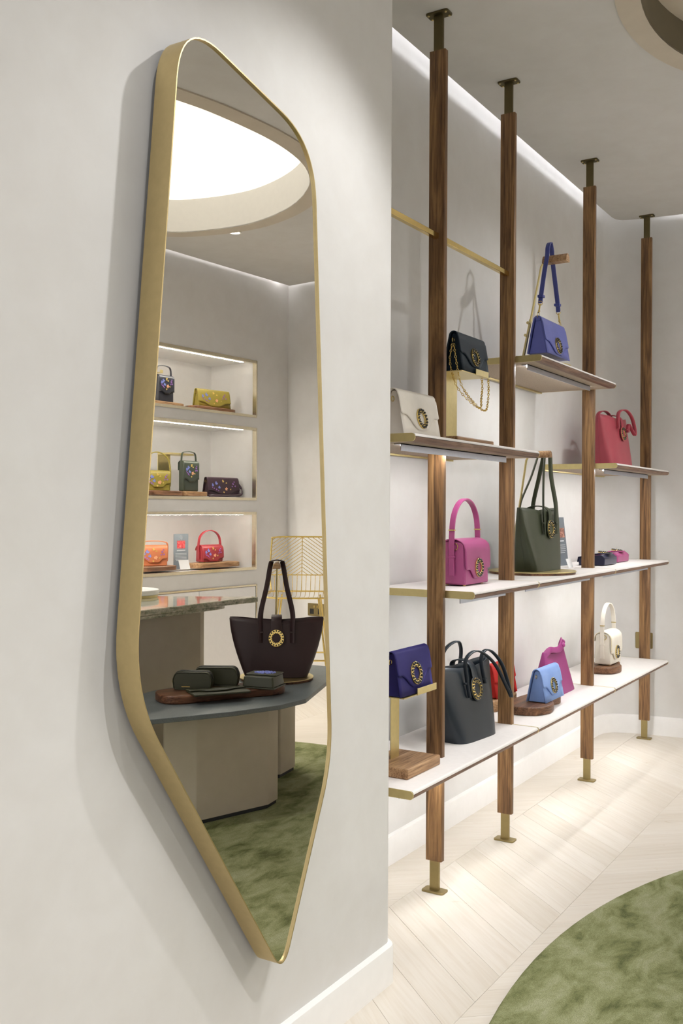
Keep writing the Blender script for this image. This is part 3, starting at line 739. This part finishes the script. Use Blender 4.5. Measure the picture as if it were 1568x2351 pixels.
# topmost shelf: violet bag with strap over a hanger
hanger('brass rod hanger with half-round oak bar holding the violet bag', (3.775, 1.43, L4), 0, None, .13, top=(.03, -.025, .424), bottom=(-.005, .045, .012), bar_len=.10, bar_r=.021, disc_off=(.02, -.015))
vb = clutch('violet leather shoulder bag hung by its strap from an oak bar', 'shoulder bag', 'violet_leather', (3.805, 1.372, L4+.045), 0, w=.262, h=.142, d=.075, zs=.36, zm=.06, ring=False, name='shoulder_bag', mrx=.033, mrz=.033)
for s in (-1, 1):
    ringtube(vb, (s*.125, 0, .150), .0115, .0014, ax='y'); MB().strap([(s*.125, 0, .128), (s*.125, 0, .143)], (0, 1, 0), .02, .008).build('ring_tab', 'violet_leather', vb)
    cl = MB().tube([(s*.122, 0, .160), (s*.113, 0, .176), (s*.106, 0, .196)], .0032, 8); cl.ball((s*.117, 0, .166), .005)
    cl.build('clasp', 'brass_bright', vb, smooth=70)
    MB().box(s*.094-.012, s*.094+.012, -.011, .011, .222, .232, ).build('keeper', 'violet_strap', vb, bevel=.001)
    ringtube(vb, (s*.104, 0, .199), .0085, .0014, ax='x')
pth = [(-.104, 0, .200), (-.094, 0, .235), (-.06, 0, .33), (-.03, 0, .400), (-.024, 0, .432), (-.012, 0, .451), (.0, -.002, .457), (.013, 0, .450), (.024, 0, .430), (.03, 0, .400), (.065, 0, .31), (.094, 0, .235), (.104, 0, .200)]
MB().strap(catmull(pth, 6, False), (0, 1, 0), .018, .004).build('strap', 'violet_strap', vb, smooth=60)
# waist-high shelves
box_bag('magenta leather top-handle bag with a jewelled oval between two oak posts', 'magenta_leather', (3.128, 1.425, L2), 0, w=.2, h=.153, d=.092, hz=.138)
hanger('round brass base with rod and oak bar holding the green tote straps', (3.86, 1.462, L2), 0, None, .175, top=(-.125, -.025, .466), bottom=(-.02, .085, .012), bar_len=.09, screws=False, disc_off=(-.02, -.01))
tote('dark green leather tote hung by its straps on a round brass base', 'green_leather', (3.862, 1.436, L2+.0135), -.05, wb=.255, wt=.375, db=.12, dt=.085, h=.252, zbar=.478, ybar=-.025, medr=.033)
cardg = thing('information_card', 'narrow grey information card standing behind the green tote', 'card', (4.475, 1.54, L2), -.1)
MB().box(-.055, .055, -.001, .001, .0, .225, Matrix.Rotation(-.12, 4, 'X')).build('panel', 'card_grey', cardg)
RX = Matrix.Rotation(-.12, 4, 'X')
MB().box(-.01, .045, -.0016, -.001, .13, .175, RX).build('picture', 'card_portrait', cardg)
mb = MB(); mb.box(-.03, .03, -.0016, -.001, .112, .117, RX)
for k in range(5): mb.box(-.04, .04-.01*(k == 4), -.0016, -.001, .094-.009*k, .0965-.009*k, RX)
mb.build('printed_text', 'card_print', cardg)
cw = MB().box(-.03, .03, -.0008, .0008, 0, .042, Matrix.Rotation(-.35, 4, 'X')).build('price_card', 'card_white'); cw.location = (4.33, 1.455, L2); tag(cw, 'tiny blank white card leaning before the grey card at the green tote', 'card')
def wallet(label, mat, loc, rz):
    t = thing('flat_wallet', label, 'wallet', loc, rz, 'wallets lying on the shelf')
    pts = [(-.062, .003), (.058, 0), (.062, .02), (.058, .036), (-.045, .052), (-.064, .036)]
    MB().loft([[(x, y, z) for y, z in pts] for x in (-.098, .098)]).build('body', mat, t, bevel=.004, bseg=3)
    rows = []
    for i in range(21):
        x = -.1+.2*i/20; s = abs(x)/.1; ye = -.02-.045*smooth01((.75-s)/.6)
        rows.append([(x, .065, .016), (x, .061, .038), (x, .03, .0445), (x, 0, .0495), (x, ye*.6, .0535), (x, ye, .0555)])
    fl = MB().sheet(rows).build('flap', mat, t, smooth=50, solid=.004)
    medallion(fl, Matrix.Translation((0, -.03, .0565)) @ Matrix.Rotation(-PI/2+.12, 4, 'X'), .031, .028)
    return t
wallet('midnight blue leather wallet lying flat beside an oak post', 'midnight_leather', (4.64, 1.43, L2), 0)
wallet('hot pink leather wallet lying flat on the white shelf', 'magenta_leather', (4.955, 1.46, L2), 0)
# raised shelf, right
def droop_back(sgn, hx, y_at, h):
    y = y_at(h)
    return [(-hx, y_at(h*.75), h*.75), (-hx, y-.008, h+.012), (0, y-.02, h+.03), (hx, y-.03, h+.002), (hx*1.5, y-.036, h-.05), (hx*1.62, y-.036, h-.085), (hx*1.4, y-.026, h-.065), (hx*1.1, y-.014, h-.035), (hx, y_at(h*.72)-.004, h*.70)]
tote('coral pink leather tote standing on the raised shelf', 'pink_leather', (4.86, 1.435, L3), -.06, wb=.29, wt=.35, db=.15, dt=.09, h=.25, handles=droop_back, medr=.03)
# lowest shelves
bag_stand('brass bag stand on a thick wooden block holding up the indigo clutch', (2.642, 1.41, L1), 0, (.215, .16, .03), .05, .262-.03, (-.10, .105, -.0635), (-.02, .105), plate_y=.02)
clutch('indigo velvet clutch with gold oval on a brass stand', 'clutch bag', 'indigo_velvet', (2.636, 1.385, L1+.233), 0, w=.212, h=.128, d=.06, mrx=.034, mrz=.034)
def droop_front(sgn, hx, y_at, h):
    y = y_at(h)
    if sgn < 0:
        return [(-hx*.9, y_at(h*.55), h*.57), (-hx*.95, y_at(h*.8)-.002, h*.82), (-hx, y-.01, h+.02), (-hx*.3, y-.03, h+.045), (hx*.8, y-.055, h+.0), (hx*1.75, y-.075, h-.09), (hx*2.1, y-.08, h-.125), (hx*2.25, y-.072, h-.11), (hx*2.0, y-.05, h-.02), (hx*1.5, y-.025, h+.03), (hx*.9, y-.015, h+.036), (hx*.8, y-.006, h+.0), (hx*.95, y_at(h*.7)-.002, h*.7)]
    return [(-hx, y_at(h*.75), h*.75), (-hx*1.05, y, h+.02), (-hx*.7, y-.01, h+.055), (0, y-.02, h+.068), (hx*.6, y-.012, h+.05), (hx, y, h+.01), (hx, y_at(h*.75), h*.75)]
tote('dark navy leather tote with drooping straps on the lowest shelf', 'navy_leather', (3.142, 1.440, L1), -.10, wb=.25, wt=.36, db=.165, dt=.07, h=.255, handles=droop_front, medr=.034, sw=.014, tw=.034)
lobed = [(-.17, .03), (-.15, -.06), (-.08, -.095), (.0, -.085), (.035, -.06), (.075, -.05), (.15, -.06), (.18, -.02), (.17, .045), (.10, .07), (0, .08), (-.10, .08)]
slab('lobed dark oak board under the sky blue velvet clutch', lobed, (3.735, 1.405, L1), 0, .032, group='wooden display boards')
slab('thicker oak board standing behind, under the red velvet clutch', [(-.15, 0), (-.11, -.052), (0, -.06), (.11, -.052), (.15, 0), (.11, .05), (0, .055), (-.11, .05)], (3.68, 1.548, L1), 0, .045, 'oak_block', group='wooden display boards')
slab('lobed dark oak board under the ivory handbag', [(-.14, .03), (-.12, -.05), (-.05, -.075), (.02, -.065), (.05, -.035), (.10, -.035), (.135, .0), (.12, .05), (.04, .07), (-.08, .075)], (4.815, 1.435, L1), 0, .032, group='wooden display boards')
clutch('sky blue velvet clutch with a dark stone oval on the lobed oak board', 'clutch bag', 'sky_velvet', (3.785, 1.372, L1+.0325), 0, w=.21, h=.125, d=.072)
clutch('bright red velvet clutch half hidden behind an oak post', 'clutch bag', 'red_velvet', (3.70, 1.535, L1+.0455), 0, w=.212, h=.128, d=.065)
box_bag('ivory leather top-handle bag with a jewelled oval on an oak board', 'ivory_leather', (4.835, 1.437, L1+.0325), 0, w=.18, h=.158, d=.08, hz=.135, edge='brass', tabs=True)
# knotted fuchsia bag
fb = thing('knot_bag', 'fuchsia leather bag with a knotted top strap behind the sky blue clutch', 'handbag', (4.10, 1.455, L1))
rows = []
for j in range(9):
    q = j/8; wq = .315-.085*q; dq = .115*(1-q)+.022*q
    rows.append([(wq/2*math.copysign(abs(cos(a))**.4, cos(a)), dq/2*math.copysign(abs(sin(a))**.4, sin(a)), .185*q-.012*(1-abs(cos(a)))*q*q) for a in [2*PI*k/36 for k in range(36)]])
MB().loft(rows).build('body', 'fuchsia_leather', fb, smooth=60, bevel=.003)
MB().strap(catmull([(-.112, -.004, .17), (-.085, -.016, .192), (-.03, -.022, .186), (.02, -.022, .187), (.07, -.016, .205), (.1, -.006, .215), (.113, 0, .205), (.108, .004, .18)], 6, False), (0, .5, 1), .026, .005).build('top_strap', 'fuchsia_leather', fb, smooth=60)
MB().ball((.062, -.02, .198), .013).ball((.085, -.014, .208), .011).build('knot', 'fuchsia_leather', fb, smooth=80)
ringtube(fb, (.108, -.006, .205), .007, .0013, ax='x')
MB().tube([(-.115, -.004, .175), (-.156, -.03, .02)], .0014, 5).build('side_seam', 'fuchsia_leather', fb, smooth=80)
# sockets
def socket(label, loc, rz, hw=.073, n=2):
    t = thing('wall_socket', label, 'socket', loc, rz, 'brass wall sockets')
    MB().prism(rr(hw, .0435, .006), 0, .004, Matrix(((1,0,0,0),(0,0,-1,0),(0,1,0,0),(0,0,0,1)))).build('plate', 'bronze', t, bevel=.001)
    for s in ((-1, 1) if n == 2 else (0,)):
        MB().box(s*.036-.017, s*.036+.017, -.0048, -.004, -.03, .006).build('outlet', 'switch_black', t)
        MB().box(s*.014-.006, s*.014+.006, -.0065, -.004, .014, .03).build('rocker', 'brass_bright', t)
    return t
frz = math.atan2(fd.y, fd.x)
fnrm = Vector((fd.y, -fd.x))
def far_pt(y): q = (y-1.30)/(-1.693-1.30); return 5.462+(5.807-5.462)*q
socket('brass single socket on the far wall, half covered by the last oak post', (5.4475, 1.422, .505), math.radians(-82), .045, 1)
socket('brass double socket on the far wall below the wire bar stool', (far_pt(-1.425)-.001, -1.425, .512), frz)

# ================================================================== the opposite side of the room, seen in the mirror
# slate display table
slt = [(2.655,-.12), (2.94, .045), (3.14, .122), (3.30, .135), (3.705,-.017), (4.046,-.233), (4.04,-.345), (3.55,-.42), (3.10,-.495), (2.80,-.44)]
tb = thing('display_table', 'low display table with an angular slate top on two plaster plinths', 'table', (3.35, -.17, .014))
loc2 = lambda L: [(x-3.35, y+.17) for x, y in L]
MB().prism(rounded(loc2(slt), .03, 4), .418, .436).build('slate_top', 'slate', tb, bevel=.002)
pA = [(2.90,-.09), (3.219, .012), (3.31,-.004), (3.325,-.13), (3.2,-.26), (2.95,-.30), (2.84,-.2)]
pB = [(3.613,-.205), (3.769,-.232), (3.79,-.32), (3.60,-.39), (3.50,-.33)]
for p in (pA, pB):
    MB().prism(rounded(loc2(p), .012, 3), .016, .418).build('plinth', 'stone_plinth', tb, smooth=30)
    MB().prism(offset(rounded(loc2(p), .012, 3), -.006), 0, .016).build('kick_plate', 'kick_black', tb)
# marble counter
mc = thing('marble_counter', 'tall counter with a polished green marble top on a plaster plinth', 'counter', (3.1, -.8, .0))
cmb = [(2.30,-.49), (3.60,-.50), (3.845,-.485), (3.80,-.56), (3.55,-.955), (3.25,-1.17), (2.45,-1.17), (2.15,-.85)]
lc = lambda L: [(x-3.1, y+.8) for x, y in L]
MB().prism(rounded(lc(cmb), .02, 3), .762, .787).build('marble_top', 'green_marble', mc, bevel=.004)
MB().prism(rounded(lc([(2.30,-.493), (3.55,-.503), (3.62,-.52), (3.50,-.93), (3.2,-1.12), (2.5,-1.12), (2.2,-.85)]), .02, 3), .748, .762).build('marble_under_edge', 'green_marble', mc, bevel=.002)
MB().prism(rounded(lc([(2.4,-.62), (3.56,-.62), (3.636,-.66), (3.60,-.80), (3.3,-1.0), (2.5,-1.0)]), .012, 3), .014, .748).build('plinth', 'stone_plinth', mc, smooth=30)
# riser + indigo bag on the counter
ri = thing('round_riser', 'round white riser with a brass rim on the marble counter', 'display riser', (3.48, -.99, .787))
MB().prism(ellipse(0, 0, .135, .135, 48), 0, .012).build('brass_rim', 'brass', ri, smooth=30)
MB().prism(ellipse(0, 0, .14, .14, 48), .012, .036).build('white_top', 'white_paint', ri, bevel=.003)
box_bag('small indigo bag on the round white riser', 'indigo_leather', (3.47, -1.04, .8235), 2.2, w=.13, h=.12, d=.06, hz=.02, med=False, tabs=False, feet=False)
# walnut tray and its leather goods
TD = Vector((.80, .60)); trz = math.atan2(TD.y, TD.x)-math.radians(4)
slab('kidney-shaped walnut tray on the slate table', [(-.265, .0), (-.25, -.075), (-.17, -.1), (-.08, -.085), (0, -.08), (.10, -.10), (.19, -.105), (.255, -.065), (.265, .01), (.2, .055), (.08, .06), (-.06, .07), (-.18, .085), (-.245, .06)][::1], (3.15, -.165, .45), trz, .033, 'walnut_tray', 'display_tray', None, 'tray')
# mirror-side things are seen from the (-x, +y) side: their fronts face that way
ZT = .4835
VR = math.atan2(.83, .56)   # width axis of things facing the mirror
def pouch(label, loc, rz, w=.17, h=.072, d=.055):
    t = thing('zip_pouch', label, 'pouch', loc, rz, 'olive leather pouches on the walnut tray')
    out = rounded([(-w/2*.94, 0), (w/2*.94, 0), (w/2, h*.55), (w/2*.86, h), (-w/2*.86, h), (-w/2, h*.55)], [.012, .012, .03, .03, .03, .03], 5)
    XZl = Matrix(((1,0,0,0),(0,0,-1,0),(0,1,0,0),(0,0,0,1)))
    MB().prism(out, -d/2, d/2, XZl).build('body', 'olive_leather', t, bevel=.006, bseg=3)
    for s in (-1, 1): MB().tube([(x*.97, s*(d/2+.0005), .002+z*.955) for x, z in out], .0022, 6, True).build('piping', 'olive_leather', t, smooth=80)
    MB().strap([(x*1.004, 0, z*1.006+.0005) for x, z in out[18:36]], (0, 1, 0), .008, .002).build('zip', 'kick_black', t)
    MB().box(.008, .042, d/2*-1-.0009, -d/2+.0001, h*.16, h*.20).build('gold_wordmark', 'brass_bright', t)
    MB().box(w/2*.99, w/2*.99+.003, -.006, .002, h*.1, h*.36).build('zip_tag', 'olive_leather', t); ringtube(t, (w/2*.99+.002, -.002, h*.42), .005, .0012, ax='y')
    return t
PR = VR+PI   # local -y (front) towards the mirrored viewer
pouch('small olive zip pouch standing in front on the walnut tray', (3.085, -.262, ZT), PR+.12, .16, .07)
pouch('larger olive zip pouch standing behind the small one on the walnut tray', (3.20, -.235, ZT), PR+.1, .185, .076)
wl_ = thing('envelope_wallet', 'thin olive envelope wallet lying on the walnut tray before the pouches', 'wallet', (3.080, -.131, ZT), trz+PI)
MB().prism(rr(.115, .06, .006), 0, .007).build('body', 'olive_leather', wl_, bevel=.002)
rows = []
for i in range(21):
    x = -.115+.23*i/20; s = abs(x)/.115; ye = .005-.028*smooth01((.7-s)/.5); rows.append([(x, .06, .008), (x, .03, .0095), (x, ye, .011)])
MB().sheet(rows).build('flap', 'olive_leather', wl_, smooth=50, solid=.003)
bc = thing('box_case', 'olive leather box case with blue embroidered lid on the walnut tray', 'case', (3.285, -.062, ZT), PR+.35)
MB().loft([[(x*(1-.08*q), y*(1-.08*q), .005+.042*q) for x, y in rr(.068, .062, .008)] for q in (0, .33, .66, 1)]).build('body', 'olive_leather', bc, bevel=.003)
MB().prism(rr(.073, .067, .008), 0, .005).build('base_flange', 'olive_leather', bc, bevel=.001)
lidc = MB().prism(rounded([(-.066, -.03), (.066, -.03), (.066, .06), (-.066, .06)], .008, 3), .048, .053).build('lid', 'olive_leather', bc, bevel=.0015)
mb = MB(); rnd = random.Random(4)
for k in range(150): a, r = rnd.random()*2*PI, rnd.random()**.5; mb.ball((.045*r*cos(a), .018+.032*r*sin(a), .0535), .003, None, 3, 6)
e = mb.build('embroidery', 'thread_blue', lidc, smooth=80); e['kind'] = 'stuff'
# burgundy tote on its hanger
tc = Vector((3.62, -.235)); fn = Vector((-.83, .56))
hanger('brass rod hanger with half-round oak bar on the slate table, holding the burgundy tote', (tc.x, tc.y, .45), PR, None, .165, top=(0, .05, .498), bottom=(.01, .10, .013), bar_len=.12, screws=False)
tote('burgundy leather tote with a gold stone disc hung above the slate table', 'burgundy_leather', (tc.x, tc.y, .4645), PR, wb=.275, wt=.415, db=.12, dt=.075, h=.262, zbar=.512, ybar=-.02, medr=.034, sw=.026, tw=.046)
# ------------------------------------------------------------------ things in the niches (local: s, depth; fronts face the room = local -depth)
def np_(s, dep, z): return NW(s, dep, z)
NF = NRZ+PI     # local +x runs towards -s, local -y faces the room
def nslab(label, s0, s1, dep, z, th, mat='oak_slab', dw=.07):
    hx = (s1-s0)/2; p = NW((s0+s1)/2, dep, z)
    return slab(label, [(-hx, 0), (-hx*.85, -dw), (0, -dw*1.05), (hx*.85, -dw), (hx, 0), (hx*.8, dw*.9), (0, dw), (-hx*.8, dw*.9)], (p.x, p.y, z), NRZ+PI, th, mat, group='wooden display boards')
z1, z2, z3 = [n[0]+.011 for n in NICHES]
def spin(s, dep): p = NW(s, dep, 0); return (p.x, p.y)
DW = .16
nslab('oval oak board under the mustard clutch in the topmost niche', .42, .83, DW, z1, .028)
clutch('mustard leather clutch with embroidered flowers in the topmost niche', 'clutch bag', 'mustard_leather', (*spin(.65, DW), z1+.0285), NF+.12, w=.275, h=.118, d=.06, med=False, flowers=True, zs=.28, zm=.05)
nslab('oak block under the tall black bag in the topmost niche', .02, .335, DW, z1, .025, 'oak_block')
def phone_bag(label, mat, loc, rz, w=.125, h=.195, d=.05):
    t = thing('phone_bag', label, 'handbag', loc, rz)
    MB().box(-w/2, w/2, -d/2, d/2, 0, h).build('body', mat, t, bevel=.008, bseg=3)
    zf = lambda x: h*(.40-.10*smooth01((.7-abs(x)/(w/2))/.5))
    fl = MB().sheet(flap_sheet(w+.002, h, d/2, (-d/2, d/2), -d/2, zf, h*.7, .015, .003)).build('flap', mat, t, smooth=50, solid=.003)
    embroider(fl, w*.95, h, lambda x, z: front_frame(x, -d/2-.0055, 0, -d/2-.0055, h, h*.34+(z/h)*h*.62), zf, 5)
    MB().strap(catmull([(-w/2, 0, h*.8), (-w/2*.9, 0, h+.045), (-w*.2, 0, h+.062), (w*.2, 0, h+.062), (w/2*.9, 0, h+.045), (w/2, 0, h*.8)], 6, False), (0, 1, 0), .014, .004).build('handle', mat, t, smooth=50)
    return t
phone_bag('tall black bag with embroidered flowers on the block in the topmost niche', 'black_leather', (*spin(.205, DW), z1+.0255), NF, .13, .17)
bs = bag_stand('small gold bracket stand behind the tall black bag in the topmost niche', (*spin(.2, DW+.12), z1), NF, (.16, .05, .02), .06, .225, (-.055, .03, -.06), (-.055, -.03), plate_y=.01)
# middle niche
nslab('oak block under the mustard strap bag in the middle niche', .02, .325, DW, z2, .03)
nslab('long oak board under the bottle green bag in the middle niche', .335, .56, DW, z2, .03, 'oak_block', .06)
phone_bag('bottle green bag with embroidered flowers on a gold stand in the middle niche', 'bottle_leather', (*spin(.432, DW), z2+.0305), NF, .135, .195)
g = thing('bag_bracket', 'gold bracket stand behind the bottle green bag in the middle niche', 'display stand', (*spin(.33, DW+.09), z2), NF)
MB().box(-.055, .055, .03, .035, 0, .27).build('upright', 'brass', g); MB().box(-.16, .055, -.08, .035, .265, .277).build('arm', 'brass', g, bevel=.001); MB().box(-.05, .05, -.02, .05, 0, .012).build('foot', 'brass', g)
box_bag('mustard bag with a tall strap at the frame edge in the middle niche', 'mustard_leather', (*spin(.13, DW-.02), z2+.0305), NF+.5, w=.16, h=.12, d=.06, hz=.12, med=False, flowers=True, tabs=False, feet=False)
pc = clutch('plum leather clutch with embroidered flowers and a long strap in the middle niche', 'clutch bag', 'plum_leather', (*spin(.725, DW-.02), z2), NF+.05, w=.29, h=.125, d=.06, med=False, flowers=True, zs=.30, zm=.10)
MB().strap(catmull([(-.15, -.0, .10), (-.165, -.03, .05), (-.12, -.06, .014), (0, -.075, .006), (.08, -.085, .005), (.15, -.075, .005), (.165, -.05, .005), (.15, -.04, .006)], 6, False), (0, .5, 1), .016, .004).build('strap', 'plum_leather', pc, smooth=60)
# lowest niche
nslab('oval oak board under the red handbag in the lowest niche', .45, .88, DW, z3, .032, 'oak_block')
box_bag('red leather top-handle bag with embroidered flowers in the lowest niche', 'red_leather', (*spin(.632, DW), z3+.0325), NF+.06, w=.185, h=.112, d=.07, hz=.10, med=False, flowers=True, tabs=False, zs=.22, zm=.06)
nslab('oak board under the orange bag in the lowest niche', -.02, .275, DW, z3, .03)
box_bag('orange leather bag with pale embroidery in the lowest niche', 'orange_leather', (*spin(.12, DW), z3+.0305), NF+.55, w=.17, h=.125, d=.06, hz=.03, med=False, flowers=True, tabs=False, feet=False)
cn = thing('information_card', 'grey information card with a red picture in the lowest niche', 'card', (*spin(.365, DW), z3), NF)
MB().box(-.066, .066, -.001, .001, 0, .225).build('panel', 'card_grey', cn)
MB().box(-.036, .036, -.0016, -.001, .132, .182).build('picture', 'card_photo', cn)
ringtube(cn, (0, -.0012, .203), .012, .0012, 'card_print', ax='y', name='printed_ring')
mb = MB(); mb.box(-.038, .038, -.0016, -.001, .115, .123)
for k in range(6): mb.box(-.05+.006*(k == 5), .05-.006*(k == 5), -.0016, -.001, .098-.009*k, .101-.009*k)
mb.build('printed_text', 'card_print', cn)
MB().box(-.02, .02, .001, .03, 0, .02).build('foot', 'brass', cn)
cw2 = MB().box(-.045, .045, -.0008, .0008, 0, .062, Matrix.Rotation(-.3, 4, 'X')).build('price_card', 'card_white'); cw2.location = (*spin(.36, DW-.045), z3); cw2.rotation_euler = (0, 0, NF); tag(cw2, 'small blank white card leaning before the grey card in the lowest niche', 'card')
# ------------------------------------------------------------------ wire bar stool
ch = thing('bar_stool', 'gold wire bar stool with chevron back against the far wall', 'bar stool', (5.26, -1.215, 0), math.atan2(.83, .56)+PI+.06)
SW, SD, SZ, BZ = .20, .21, .66, 1.02
# local: front -y, back +y
seat = [(-SW*.86, -SD, SZ+.0), (-SW, -SD*.6, SZ+.012), (-SW, SD*.5, SZ+.005), (-SW*.9, SD*.8, SZ+.01), (SW*.9, SD*.8, SZ+.01), (SW, SD*.5, SZ+.005), (SW, -SD*.6, SZ+.012), (SW*.86, -SD, SZ+.0)]
MB().tube(catmull(seat, 6), .0055, 8, True).build('seat_frame', 'brass_bright', ch, smooth=80)
back = [(-SW*.98, SD*.72, SZ+.02), (-SW*1.04, SD*.95, SZ+.12), (-SW*1.0, SD*1.12, BZ-.03), (-SW*.9, SD*1.15, BZ), (0, SD*1.2, BZ+.004), (SW*.9, SD*1.15, BZ), (SW*1.0, SD*1.12, BZ-.03), (SW*1.04, SD*.95, SZ+.12), (SW*.98, SD*.72, SZ+.02)]
MB().tube(catmull(back, 6, False), .0055, 8).build('back_frame', 'brass_bright', ch, smooth=80)
MB().tube([(-SW*1.04, SD*.95, SZ+.115), (SW*1.04, SD*.95, SZ+.115)], .004, 8).build('back_bar', 'brass_bright', ch, smooth=80)
mb = MB(); mb.tube([(0, SD*.8, SZ+.01), (0, SD*1.0, SZ+.115), (0, SD*1.2, BZ)], .0028, 6)
by = lambda z: SD*.95+(SD*.25)*(z-SZ-.115)/(BZ-SZ-.115)
for k in range(17):
    zc = SZ-.02+.024*k
    for s in (-1, 1):
        z0_, z1_ = zc+.14, zc; x0, x1 = 0, SW*1.0
        if z1_ < SZ+.115: q = (z0_-SZ-.115)/(z0_-z1_); x1, z1_ = x0+(x1-x0)*q, SZ+.115
        if z0_ > BZ: q = (z0_-BZ)/(z0_-z1_); x0, z0_ = x0+(x1-x0)*q, BZ
        if z0_ > z1_ and x1 > x0 and z1_ < BZ and z0_ > SZ+.115: mb.tube([(s*x0, by(z0_), z0_), (s*x1, by(z1_), z1_)], .0022, 5)
for k in range(13):
    x = -SW*.9+SW*1.8*k/12; mb.tube([(x, SD*.95, SZ+.115), (x*.98, SD*.78, SZ+.02), (x*.96, SD*.3, SZ-.012), (x*.96, -SD*.5, SZ-.008), (x*.92, -SD*.98, SZ+.002)], .0022, 5)
o = mb.build('wire_rods', 'brass_bright', ch, smooth=80); o['kind'] = 'stuff'
for sx in (-1, 1):
    for sy in (-1, 1):
        MB().tube([(sx*SW*.62, sy*SD*.6, SZ-.008), (sx*SW*1.02, sy*SD*1.05, .002)], .0065, 8).build('leg', 'brass_bright', ch, smooth=80)
fz = .27; q = 1-fz/SZ; fx, fy = SW*(.62+.4*q), SD*(.6+.45*q)
MB().tube([(-fx, -fy, fz), (fx, -fy, fz), (fx, fy, fz), (-fx, fy, fz)], .0055, 8, True).build('foot_rail', 'brass_bright', ch, smooth=50)
